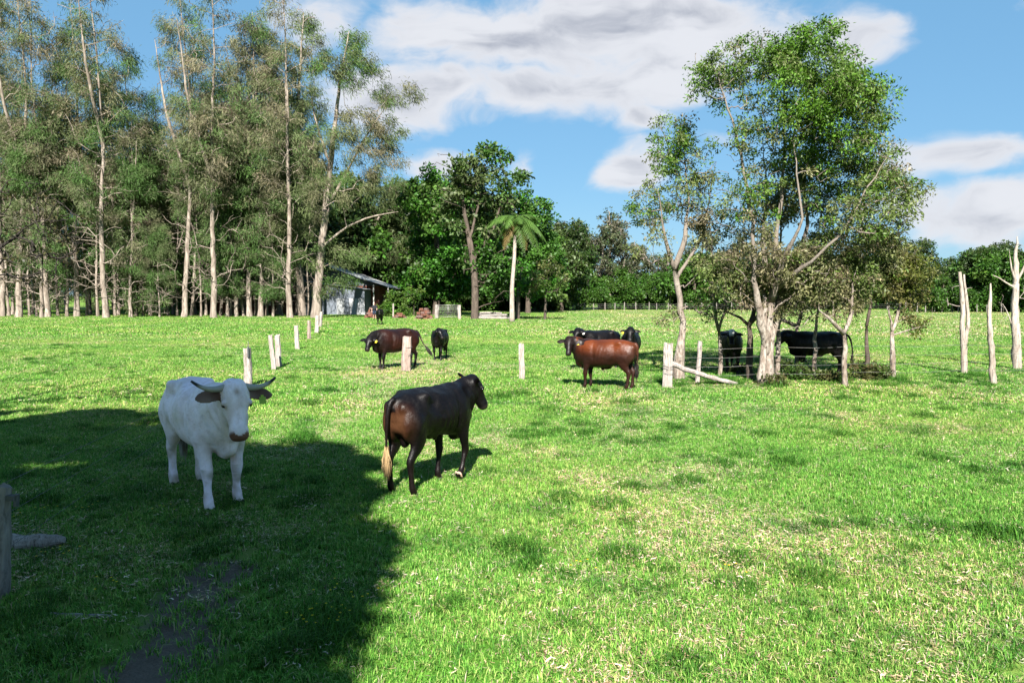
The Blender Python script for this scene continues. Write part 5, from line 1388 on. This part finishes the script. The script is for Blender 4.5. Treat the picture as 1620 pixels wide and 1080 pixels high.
# ------------------------------------------------------------------ fence posts and timber
def post_mesh(seed, h, w, d, mat, split=False, top=0.0):
    rng = np.random.default_rng(seed); mb = MB(); n = 9
    z = np.linspace(-.15, h, n)
    k = 9; a = np.arange(k) * 2 * math.pi / k
    V = []
    wob = np.cumsum(rng.normal(0, .006, (n, 2)), 0)
    prof = 1 + .13 * rng.normal(size=k)
    for q in range(n):
        ca, sa = np.cos(a), np.sin(a)
        ca = np.sign(ca) * np.abs(ca) ** .75; sa = np.sign(sa) * np.abs(sa) ** .75
        f = (1.06 - .12 * q / n) * prof * (1 + .035 * rng.normal(size=k))
        V.append(np.stack([wob[q, 0] + ca * w / 2 * f, wob[q, 1] + sa * d / 2 * f, np.full(k, z[q]) + (top * ca * w if q == n - 1 else 0) + (rng.normal(0, .015, k) if q == n - 1 else 0)], -1))
    V = np.concatenate(V + [np.array([[wob[-1, 0], wob[-1, 1], h - .02]])])
    i = np.arange(n - 1)[:, None] * k; j = np.arange(k)[None, :]; j2 = (j + 1) % k
    mb.add(V, np.stack([i + j, i + j2, i + k + j2, i + k + j], -1).reshape(-1, 4), [[(n - 1) * k + q, (n - 1) * k + (q + 1) % k, n * k] for q in range(k)])
    return mb.mesh('post', False, mat)
def post(seed, bpx, top_px, wpx, label, mat=None, lean=0.0, group=None, name='fence_post'):
    b = G(*bpx); t = P(top_px[0], top_px[1], b.y); m = b.y / F_PX
    o = obj(name, post_mesh(seed, (t - b).length, wpx * m, wpx * m * .9, mat or M_POST), None, b)
    o.rotation_euler = (0, math.atan2(t.x - b.x, t.z), random.Random(seed).uniform(-.3, .3) if abs(t.x - b.x) < .05 else 0)
    return tag(o, label, 'post', group)
POSTS = {}
def posts():
    row = 'old posts of the disused fence row'
    POSTS['a'] = post(1, (393, 612), (391, 551), 12, 'white weathered post with black stain behind the horned bull\'s head')
    b = G(393, 612)
    mb = MB(); rng = np.random.default_rng(4)
    post(2, (434, 586), (427, 530), 7, 'thin leaning white stake beside a straight post of the disused row')
    post(3, (441, 581), (439, 530), 9, 'straight pale post touching the thin leaning stake')
    post(4, (471, 554), (469, 515), 7, 'pale post of the disused row next beyond the leaning stake', None)
    post(5, (489, 537), (489, 507), 6, 'brownish post of the disused row midway to the she-oaks', M_REDPOST)
    post(6, (501, 527), (502, 499), 6, 'pale post of the disused row just in front of its last post')
    post(7, (507, 517), (509, 493), 5.5, 'last pale post of the disused row by the she-oaks')
    POSTS['big'] = post(8, (644, 588), (646, 532), 15, 'thick split reddish post wound with wire beside the dark brown cow', M_REDPOST)
    post(9, (827, 601), (826, 544), 8, 'slim white post standing alone on the open grass')
    POSTS['gate'] = post(10, (1056, 614), (1058, 543), 16, 'thick white gate post with a rail leaning on it')
    post(11, (1103, 607), (1106, 540), 7, 'thin pointed pale stake behind the leaning white rail')
    POSTS['near'] = post(12, (-2, 945), (3, 772), 24, 'dim grey post with a bolt in deep shade beside the short log', M_GREYWOOD)
    for nm, zz, r in (('big', (.55, .60, .82), .135), ('gate', (.55, .62, .42), .145)):       # bands of wire round the posts
        p = POSTS[nm]; w = p.dimensions if False else None
        for z in zz:
            mb = MB(); a = np.linspace(0, 2 * math.pi, 15)
            mb.tube(np.stack([np.cos(a) * r * 1.06, np.sin(a) * r * 1.0, z + .02 * np.sin(a)], -1), .006, 5)
            obj('wire_wrap', mb.mesh('wire_wrap', True, M_RUSTWIRE), p)
    mb = MB(); mb.box((.05, -.03, .83), (.125, .03, .87)); mb.box((.11, -.02, .78), (.135, .02, .88))
    obj('bolt', mb.mesh('bolt', False, M_RUSTWIRE), POSTS['near'])
    mb = MB(); mb.box((.06, -.11, .82), (.10, -.06, 1.10)); mb.tube([(.085, -.09, 1.05), (.10, -.10, 1.2), (.085, -.09, 1.26)], [.012, .01, .006], 5)
    obj('iron_bracket', mb.mesh('bracket', False, M_RUSTWIRE), POSTS['a'])
    # rail leaning from the gate post to the ground
    rng = np.random.default_rng(6)
    a, b = P(1062, 575, 20.35), G(1166, 610); b.z = .05
    pts = np.array([np.array(a.lerp(b, k)) + np.array([0, 0, -.05 * math.sin(k * 3.14) + .008 * rng.normal()]) for k in np.linspace(0, 1, 12)]); pts[:, 2] = np.maximum(pts[:, 2], .05)
    mb = MB(); mb.tube(pts - np.array(b), np.linspace(.075, .055, 12), 9, (1, 1, 1), .06, rng)
    tag(obj('leaning_rail', mb.mesh('rail', False, M_POST), None, b), 'white wooden rail sloping from the gate post down to the grass', 'rail')
    # short log beside the near post
    a = G(0, 872); e = G(103, 868)
    mb = MB(); pts = np.array([np.array(a.lerp(e, k)) + np.array([0, 0, .09 + .008 * rng.normal()]) for k in np.linspace(-.35, 1, 11)])
    mb.tube(pts - np.array(a), np.concatenate([np.full(8, .075), [.068, .055, .03]]), 12, (1, 1, 1), .025, rng)
    tag(obj('log', mb.mesh('log', False, M_POST), None, a), 'short lichen-spotted grey log lying in shade beside the near post', 'log')
    a, e = G(80, 978), G(175, 980)
    mb = MB(); pts = np.array([np.array(a.lerp(e, k)) + np.array([0, 0, .03]) for k in np.linspace(0, 1, 8)]); mb.tube(pts - np.array(a), np.linspace(.02, .012, 8), 6, (1, 1, 1), .1, rng)
    tag(obj('stick', mb.mesh('stick', False, M_GREYWOOD), None, a), 'thin grey stick lying in the shaded grass', 'stick')
    # dead stems at the right
    def dead(label, base, stems, bare, sd, mat=M_PALEWOOD):
        rng = np.random.default_rng(sd); b = G(*base); st = []
        for pts, rad in stems:
            st.append((np.array([np.array(P(p[0], p[1], b.y + (p[2] if len(p) > 2 else 0)) - b) for p in pts]), np.interp(np.linspace(0, 1, len(pts)), np.linspace(0, 1, len(rad)), rad)))
        T = [np.array(P(px, py, b.y + rng.normal(0, .4)) - b) for px, py in bare]
        ch = grow(rng, st, T, .008, .5, .22, .2, .2, .5)
        o = tag(obj('dead_tree', wood_mesh('dead_tree', ch, mat, rng, .03, .09), None, b), label, 'dead tree')
        return o
    dead('dead white stem forking into two upright prongs', (1526, 592), [([(1526, 595), (1525, 560), (1523, 520), (1522, 470), (1518, 430)], (.10, .095, .08, .07, .05)), ([(1525, 552), (1531, 520), (1532, 490), (1527, 460), (1525, 434)], (.06, .055, .05, .045, .03))],
         [(1505, 455), (1498, 470), (1500, 480), (1495, 475), (1510, 450), (1538, 455)], 1)
    dead('single crooked dead white pole beside the forked stem', (1571, 608), [([(1571, 610), (1571, 580), (1569, 550), (1565, 520), (1566, 480), (1567, 448)], (.085, .08, .075, .065, .055, .02))], [], 2)
    dead('dead white tree with broken side branches at the field edge', (1608, 585), [([(1608, 588), (1608, 540), (1605, 500), (1608, 450), (1607, 410), (1609, 374)], (.14, .13, .12, .10, .07, .015)), ([(1607, 455), (1590, 445), (1570, 435)], (.04, .03, .01)), ([(1607, 450), (1622, 420), (1628, 400)], (.05, .03, .01)), ([(1605, 520), (1596, 500), (1592, 490)], (.03, .02, .01)), ([(1608, 450), (1598, 420), (1597, 400)], (.04, .025, .01))],
         [(1620, 455), (1585, 465), (1580, 478), (1632, 470), (1600, 390), (1590, 440), (1622, 390), (1615, 520), (1590, 505)], 3)
posts()
def wires():
    # strands through the paperbarks
    o = thing('wire_fence', 'strands of plain fence wire strung from the gate post under the paperbarks', 'wire fence', G(1058, 612))
    o0 = G(1058, 612)
    for k, z in enumerate((.30, .55, .80, 1.05)):
        mb = MB(); e = G(1660, 600)
        pts = [np.array(o0.lerp(e, q)) + np.array([0, .15 * (q > 0), z - .04 * math.sin(q * 12.5) ** 2]) - np.array(o0) for q in np.linspace(0, 1, 26)]
        mb.tube(pts, .0042, 4, cap=False); obj('wire', mb.mesh('wire', True, M_WIRE), o)
    a, e = G(-3, 945), G(393, 612)
    o = thing('wire_fence', 'slack old wires running from the near shaded post to the stained post', 'wire fence', a)
    for k, z in enumerate((.35, .65, .92)):
        mb = MB()
        pts = [np.array(a.lerp(e, q)) + np.array([0, 0, z * (1 - .15 * math.sin(q * 3.14))]) - np.array(a) for q in np.linspace(0, 1, 24)]
        mb.tube(pts, .0028, 4, cap=False); obj('wire', mb.mesh('wire', True, M_RUSTWIRE), o)
    # far fence
    rng = random.Random(8)
    me = [post_mesh(60 + q, 1.2, .13, .12, M_GREYWOOD) for q in range(3)]
    for px in [818 + 17.2 * q for q in range(16)] + [1084, 1110, 1132, 1160, 1188, 1216, 1242, 1270, 1300, 1328, 1352, 1380, 1404, 1430, 1452, 1465, 1477, 1490, 1504, 1517, 1531, 1545, 1560, 1583, 1600]:
        b = G(px + rng.uniform(-3, 3), 490.5 + (px > 1440) * 4)
        o = tag(obj('far_fence_post', rng.choice(me), None, b), 'small pale post of the far boundary fence', 'post', 'posts of the far boundary fence')
        o.rotation_euler = (rng.uniform(-.03, .03), rng.uniform(-.04, .04), rng.uniform(0, 3)); o.scale = (1, 1, rng.uniform(.9, 1.15))
    a, e = G(815, 490.5), G(1450, 490.5)
    o = thing('far_wire_fence', 'wires of the far boundary fence', 'wire fence', a)
    for z in (.4, .7, 1.0):
        mb = MB(); mb.tube([(0, 0, z), tuple(np.array(e - a) * .5 + np.array([0, 0, z])), tuple(np.array(e - a) + np.array([0, 0, z]))], .01, 4, cap=False); obj('wire', mb.mesh('wire', True, M_WIRE), o)
wires()

# ------------------------------------------------------------------ farm buildings
def corrugated(mb, c00, c10, c01, c11, n, amp, col=(1, 1, 1)):
    """sheet from edge c00-c10 (eave) to c01-c11 (ridge), corrugations running up the slope"""
    c00, c10, c01, c11 = map(np.array, (c00, c10, c01, c11))
    k = np.linspace(0, 1, n)[:, None]
    nrm = np.cross(c10 - c00, c01 - c00); nrm /= np.linalg.norm(nrm)
    w = (amp * np.sin(np.arange(n) * math.pi / 2))[:, None] * nrm
    lo, hi = c00 + (c10 - c00) * k + w, c01 + (c11 - c01) * k + w
    v = np.concatenate([lo, hi, lo - nrm * .03, hi - nrm * .03]); i = np.arange(n - 1)
    mb.add(v, np.concatenate([np.stack([i, i + 1, n + i + 1, n + i], -1), np.stack([2 * n + i, 3 * n + i, 3 * n + i + 1, 2 * n + i + 1], -1), np.stack([i, 2 * n + i, 2 * n + i + 1, i + 1], -1), np.stack([n + i, n + i + 1, 3 * n + i + 1, 3 * n + i], -1)]), None, col)
m, t = new_mat('corrugated_iron')
n1 = t.noise(objco(t), .7, 5, .6); n2 = t.noise(objco(t, (1, 1, .3)), 3, 4, .6)
M_IRON = finish(m, t, principled(t, t.mix(t.smooth(n2, .55, .75), t.mix(n1, (.44, .46, .48), (.58, .59, .60)), (.24, .15, .10)), .5, .4, None, .35))
m, t = new_mat('brick_wall')
br = t.n('ShaderNodeTexBrick'); t.put(br.inputs['Vector'], objco(t, (1, 1, 1)))
co = t.n('ShaderNodeTexCoord'); mp = t.n('ShaderNodeMapping'); mp.inputs['Rotation'].default_value = (math.pi / 2, 0, 0); t.put(mp.inputs[0], co.outputs['Object']); t.put(br.inputs['Vector'], mp.outputs[0])
br.inputs['Scale'].default_value = 2.1; t.put(br.inputs['Color1'], (.30, .085, .05)); t.put(br.inputs['Color2'], (.20, .06, .04)); t.put(br.inputs['Mortar'], (.35, .3, .26)); br.inputs['Mortar Size'].default_value = .015
M_BRICKWALL = finish(m, t, principled(t, br.outputs[0], .9, .1))
M_SHED = plain_mat('shade_toned_wall', (.17, .20, .245), (.13, .15, .18), 2, .7)  # grey-blue wall colour darkened to stand in for tree shade
M_WHITE = plain_mat('white_trim', (.72, .70, .66), (.6, .58, .54), 3, .6)
M_GLASS = plain_mat('window_glass', (.02, .025, .03), None, 3, .1, .6, 0, 0)
M_BRICK = plain_mat('rusty_red_brick', (.24, .10, .07), (.15, .075, .055), 5, .9, .1)
M_BRICK2 = plain_mat('grey_brown_brick', (.22, .14, .12), (.15, .10, .09), 5, .9, .1)
def house():
    Y = 103.0; o0 = P(500, 503, Y); o0.z = 0
    X = lambda px: (px - CX) / F_PX * Y - o0.x
    Zp = lambda py: P(0, py, Y).z
    o = thing('farmhouse', 'low brick farmhouse with pale corrugated iron roof behind the she-oaks', 'house', o0)
    xl, xr, xm = X(330), X(600), X(455); ze, zr = Zp(452), Zp(396)
    depth = 13.0
    mb = MB(); mb.box((xl, 0, 0), (xr, depth, ze)); obj('wall', mb.mesh('house_wall', False, M_BRICKWALL), o)
    mb = MB(); mb.add([(xl, .02, ze), (xr, .02, ze), (xm, .02, zr - .15), (xl, depth - .02, ze), (xr, depth - .02, ze), (xm, depth - .02, zr - .15)], [[0, 1, 4, 3]], [[0, 1, 2], [5, 4, 3]]); obj('gable', mb.mesh('gable', False, M_SHED), o)
    mb = MB(); corrugated(mb, (X(612), -.8, ze - .3), (X(612), depth + .6, ze - .3), (xm, -.8, zr), (xm, depth + .6, zr), 141, .03)
    r = obj('roof', mb.mesh('roof', False, M_IRON), o)
    mb = MB(); corrugated(mb, (X(310), depth + .6, ze - .3), (X(310), -.8, ze - .3), (xm, depth + .6, zr), (xm, -.8, zr), 141, .03)
    obj('roof', mb.mesh('roof', False, M_IRON), o)
    mb = MB(); mb.tube([(xm, -.85, zr + .03), (xm, depth + .65, zr + .03)], .13, 8); obj('ridge_cap', mb.mesh('ridge', True, M_IRON), r)
    # veranda on the right
    zv = Zp(446)
    mb = MB(); corrugated(mb, (X(623), -3.0, Zp(455)), (X(623), depth * .6, Zp(455)), (X(580), -3.0, zv + .4), (X(580), depth * .6, zv + .4), 101, .03); obj('veranda_roof', mb.mesh('veranda_roof', False, M_IRON), o)
    for px, yy in ((582, -2.8), (597.5, -2.8), (620, -2.8), (620, 2.0)):
        mb = MB(); mb.box((X(px) - .07, yy - .07, 0), (X(px) + .07, yy + .07, Zp(449 + (px - 582) * .13))); obj('veranda_post', mb.mesh('veranda_post', False, M_WHITE), o)
    for px in (372, 420):
        mb = MB(); x = X(px); z0, z1 = 1.1, 2.5
        for lo, hi in (((x - .75, -.08, z0), (x - .65, .03, z1)), ((x + .65, -.08, z0), (x + .75, .03, z1)), ((x - .65, -.08, z1 - .1), (x + .65, .03, z1)), ((x - .65, -.08, z0), (x + .65, .03, z0 + .1)), ((x - .03, -.06, z0 + .1), (x + .03, .02, z1 - .1))):
            mb.box(lo, hi)
        wi = obj('window', mb.mesh('window', False, M_WHITE), o)
        mb = MB(); mb.box((x - .66, -.03, z0 + .09), (x + .66, -.01, z1 - .09)); obj('pane', mb.mesh('pane', False, M_GLASS), wi)
    mb = MB(); mb.box((X(610) - .45, -.05 + 1, 0), (X(610) + .45, 1.03, 2.1)); obj('door', mb.mesh('door', False, M_SHED), o)
    # shed in front
    Ys = 97.0; s0 = P(530, 503, Ys); s0.z = 0
    XS = lambda px: (px - CX) / F_PX * Ys - s0.x
    ZS = lambda py: P(0, py, Ys).z
    s = thing('shed', 'grey-blue shed, tree shade put into its wall colour, with skillion iron roof beside the farmhouse', 'shed', s0)
    x0, x1 = XS(484), XS(577); h0, h1 = ZS(446), ZS(458)
    mb = MB(); mb.add([(x0, 0, 0), (x1, 0, 0), (x1, 0, h1), (x0, 0, h0), (x0, 4.5, 0), (x1, 4.5, 0), (x1, 4.5, h1), (x0, 4.5, h0)], [[0, 1, 2, 3], [1, 5, 6, 2], [5, 4, 7, 6], [4, 0, 3, 7]]); obj('wall', mb.mesh('shed_wall', False, M_SHED), s)
    mb = MB(); corrugated(mb, (XS(580), -.35, h1 + .05), (XS(580), 4.9, h1 + .05), (XS(481), -.35, h0 + .10), (XS(481), 4.9, h0 + .10), 61, .025); obj('roof', mb.mesh('shed_roof', False, M_IRON), s)
    mb = MB(); mb.box((XS(533), -.06, .05), (XS(545), .02, 2.1)); d = obj('door', mb.mesh('shed_door', False, plain_mat('shed_door_paint', (.42, .44, .46), None, 3)), s)
    mb = MB(); mb.box((XS(543.5), -.11, 1.0), (XS(544.5), -.055, 1.15)); obj('handle', mb.mesh('handle', False, M_RUSTWIRE), d)
    for q, (px, tilt) in enumerate(((561, .28), (569, .22), (575, .25))):
        mb = MB(); corrugated(mb, (-.4, 0, 0), (.4, 0, 0), (-.4 - tilt, .5, 2.1), (.4 - tilt, .5, 2.1), 17, .02)
        tag(obj('iron_sheet', mb.mesh('iron_sheet', False, M_IRON), None, (s0.x + XS(px), Ys - .62 - .05 * q, .02)), ['weathered corrugated iron sheet leaning on the shed wall, next to its door', 'middle one of three iron sheets leaning on the shed wall', 'iron sheet leaning at the shed corner by the veranda'][q], 'iron sheet')
house()
def yard():
    rng = np.random.default_rng(12)
    # farm gate with its posts
    gl = post(31, (690.5, 504), (690.5, 482), 6.4, 'grey left-hand post of the farm gate by the brick heap', M_GREYWOOD)
    gr = post(32, (727, 505), (727, 482.5), 5.2, 'pale farm gate post on the side towards the big pale trunk', M_POST)
    Y = G(690, 504).y; a = G(694, 504); a.z = 0; w = (724 - 694) / F_PX * Y
    g = thing('farm_gate', 'closed tubular farm gate filled with wire mesh', 'gate', a)
    for (p, q) in (((0, 0, .2), (w, 0, .2)), ((0, 0, 1.45), (w, 0, 1.45)), ((0, 0, .2), (0, 0, 1.45)), ((w, 0, .2), (w, 0, 1.45)), ((w * .5, 0, .2), (w * .5, 0, 1.45))):
        mb = MB(); mb.tube([p, q], .035, 8); obj('frame_tube', mb.mesh('frame_tube', True, M_WIRE), g)
    for k in range(1, 7):
        mb = MB(); mb.tube([(0, .01, .2 + k * .18), (w, .01, .2 + k * .18)], .016, 4); obj('bar', mb.mesh('bar', True, M_WIRE), g)
    mb = MB()
    for k in range(1, 16): mb.tube([(w * k / 16, .02, .2), (w * k / 16, .02, 1.45)], .009, 4)
    obj('mesh_infill', mb.mesh('mesh_infill', True, M_WIRE), g)
    # heaps of old red bricks and blocks
    for lab, px, py, n, wd, hh in (('heap of rusty red bricks beside the grey gate post', 671, 505, 34, 1.05, 1.25), ('low row of red bricks behind the distant black cow', 588, 503.5, 22, .8, 1.1), ('small red brick heap below the slim garden post', 632, 503.5, 16, .7, .6)):
        b = G(px, py); o = thing('brick_heap', lab, 'bricks', b)
        shared = []
        for mtl in (M_BRICK, M_BRICK2, M_BRICK):
            mb = MB(); mb.box((-.19, -.14, -.10), (.19, .14, .10)); me = mb.mesh('brick', False, mtl); shared.append(me)
        k = 0; z = .10
        while k < n and z < hh:
            cnt = max(2, int(7 * (1 - z / (hh * 1.35))))
            for q in range(cnt):
                if k >= n: break
                ob = obj('brick', shared[rng.integers(3)], o, ((q - cnt / 2 + .5) * wd * 2 / 7 * 1.1 + rng.normal(0, .05), rng.normal(0, .12), z + rng.normal(0, .015)))
                ob.rotation_euler = (rng.normal(0, .08), rng.normal(0, .1), rng.normal(0, .4)); k += 1
            z += .195
    # grey log pile right of the pale trunk
    for k, (px, py, z, L, r, yw) in enumerate(((775, 505, .14, 3.6, .15, .05), (788, 505, .13, 3.2, .14, -.06), (768, 504.5, .14, 2.2, .15, .12), (780, 504.5, .40, 3.0, .14, -.03), (770, 504.5, .38, 2.4, .12, .08), (786, 504, .14, 2.8, .15, .02), (776, 504.2, .62, 2.4, .12, .1))):
        b = G(px, py); mb = MB()
        pts = np.array([(q * L - L / 2, q * L * yw, .03 * math.sin(q * 5 + k)) for q in np.linspace(0, 1, 8)]); mb.tube(pts, np.full(8, r) * np.linspace(1, .8, 8), 8, (1, 1, 1), .08, rng)
        tag(obj('log', mb.mesh('log', False, M_GREYWOOD), None, (b.x, b.y, z)), 'grey weathered log in the pile between the pale trunk and the palm', 'log', 'logs of the grey pile')
    # slim garden post and a standard bush behind the brick row
    post(33, (622, 503.5), (622, 480), 2.2, 'slim pale garden post behind the small brick heap')
    for lab, px, py, Yd, r in (('small rounded bright bush by the veranda', 619, 471, 3, 1.0), ('low green shrub behind the bricks', 612, 490, 2, 1.1), ('loose green shrub right of the veranda', 655, 470, 5, 1.7), ('low dark shrub behind the farm gate', 708, 488, 5, 1.4), ('low pale shrub by the brick heap', 640, 492, 3, 1.1)):
        b = G(px, 502); b.y += Yd; b.x = (px - CX) / F_PX * b.y
        h = P(px, py, b.y).z; h = max(.5, h)
        A = np.array([(rng.normal(0, r * .4), rng.normal(0, r * .4), max(.15, h + rng.normal(0, r * .4))) for _ in range(36)])
        ch = grow(rng, [(np.array([(0, 0, -.05), (0, 0, h * .5), (0, 0, h)]), np.array([.07, .05, .02]))], A, .012, .45, .4)
        mb = MB(); leaves(mb, rng, A, .35, 40, .2, .32, mixcol(rng, len(A), (.06, .16, .016), (.11, .16, .03), .4 * np.ones(len(A))))
        o = thing('garden_shrub', lab, 'shrub', b); obj('stem', wood_mesh('stem', ch, M_DARKBARK, rng), o); obj('foliage', mb.mesh('foliage', False, M_LEAF), o)
    # weeds in the shade under the paperbarks
    for k, (px, py, r, h) in enumerate(((1245, 600, .42, .55), (1265, 603, .4, .5), (1362, 602, .45, .55), (1388, 603, .45, .45), (1300, 604, .4, .3), (1232, 612, .3, .3), (1322, 606, .35, .3), (1165, 592, .3, .3))):
        b = G(px, py)
        A = np.array([(rng.normal(0, r * .5), rng.normal(0, r * .45), max(.05, rng.uniform(.05, h))) for _ in range(34)])
        ch = grow(rng, [(np.array([(0, 0, -.03), (0, 0, h * .3), (.02, 0, h * .6)]), np.array([.012, .01, .006]))], A, .003, .4, .12)
        mb = MB(); leaves(mb, rng, A, .11, 26, .085, .24, mixcol(rng, len(A), (.045, .11, .014), (.12, .09, .04), (.2 if k < 2 else .5) * np.ones(len(A))))
        o = thing('weed_bush', 'straggly weed growing at the foot of the paperbarks', 'weed', b, 0, 'weeds under the paperbarks'); obj('stem', wood_mesh('stem', ch, M_DARKBARK, rng), o); obj('foliage', mb.mesh('foliage', False, M_LEAF), o)
yard()
def person():
    b = G(592.5, 505.5); h = 1.75
    o = thing('person', 'person in dark shirt and shorts standing behind the distant black cow', 'person', b)
    mb = MB()
    def limb(pts, r): 
        q = smoothpath(np.concatenate([np.array(pts, float), np.array(r, float)[:, None]], 1), 14); mb.tube(q[:, :3], q[:, 3], 10)
    for s in (-1, 1):
        limb([(.09 * s, 0, .92), (.10 * s, -.02, .50), (.11 * s, .01, .10), (.11 * s, .0, .03)], (.09, .062, .042, .045))
        limb([(.11 * s, .02, .035), (.115 * s, -.10, .03), (.12 * s, -.17, .025)], (.042, .042, .03))
        limb([(.18 * s, 0, 1.42), (.27 * s, .01, 1.15), (.25 * s, -.12, .92), (.24 * s, -.16, .84)], (.058, .045, .034, .03))
        for q in range(5):
            limb([(.24 * s + (q - 2) * .016, -.16, .84), (.24 * s + (q - 2) * .02, -.18, .78 - (.02 if q == 2 else 0)), (.24 * s + (q - 2) * .018, -.17, .735)], (.014, .011, .009))
    mb.loft([(0, 0, .86), (0, 0, .98), (0, 0, 1.15), (0, 0, 1.35), (0, 0, 1.46), (0, 0, 1.50)], [.15, .17, .155, .195, .15, .06], [.10, .11, .105, .12, .09, .06], (0, 1, 0), 18, 2.3)
    limb([(0, 0, 1.44), (0, -.01, 1.53), (0, -.01, 1.60)], (.06, .056, .06))
    mb.ball((0, -.01, 1.645), (.078, .098, .115)); mb.ball((0, -.11, 1.635), (.014, .02, .022), 8, 6)
    for s in (-1, 1): mb.ball((.08 * s, .0, 1.64), (.012, .02, .03), 8, 6)
    me = remeshed(mb, .016, 2)
    n = len(me.vertices); V = np.zeros(n * 3); me.vertices.foreach_get('co', V); V = V.reshape(-1, 3)
    C = np.tile(np.array((.45, .27, .20)), (n, 1))
    at = me.attributes['col'] if 'col' in me.attributes else me.attributes.new('col', 'FLOAT_COLOR', 'POINT')
    at.data.foreach_set('color', np.concatenate([C, np.ones((n, 1))], 1).astype(np.float32).ravel()); me.materials.clear(); me.materials.append(M_HORN)
    obj('body', me, o)
    cl = plain_mat('dark_cloth', (.02, .022, .03), None, 9, .9)
    mb = MB(); mb.loft([(0, 0, .93), (0, 0, 1.15), (0, 0, 1.35), (0, 0, 1.46), (0, 0, 1.51)], [.185, .175, .215, .17, .075], [.125, .12, .135, .105, .07], (0, 1, 0), 18, 2.3)
    for s in (-1, 1): mb.tube([(.17 * s, 0, 1.43), (.225 * s, .005, 1.28), (.25 * s, .01, 1.2)], [.075, .066, .06], 10)
    obj('shirt', mb.mesh('shirt', True, cl), o)
    mb = MB(); mb.loft([(0, 0, .82), (0, 0, .92), (0, 0, 1.0)], [.16, .185, .18], [.115, .125, .12], (0, 1, 0), 16, 2.3)
    for s in (-1, 1): mb.tube([(.085 * s, 0, .90), (.10 * s, -.01, .70), (.105 * s, -.015, .52)], [.105, .095, .088], 12)
    obj('shorts', mb.mesh('shorts', True, plain_mat('navy_cloth', (.03, .045, .09), None, 9, .9)), o)
    for s in (-1, 1):
        mb = MB(); mb.loft([(.11 * s, .06, .04), (.112 * s, -.05, .045), (.118 * s, -.16, .035), (.12 * s, -.21, .03)], [.045, .05, .05, .03], [.045, .05, .035, .02], (0, 0, 1), 12); obj('shoe', mb.mesh('shoe', True, cl), o)
        mb = MB(); mb.ball((.03 * s, -.098, 1.66), .011, 8, 6); obj('eye', mb.mesh('eye', True, M_EYE), o)
    mb = MB(); mb.ball((0, .012, 1.672), (.084, .10, .105)); obj('hair', mb.mesh('hair', True, plain_mat('hair', (.06, .04, .03), None, 30, .7)), o)
person()
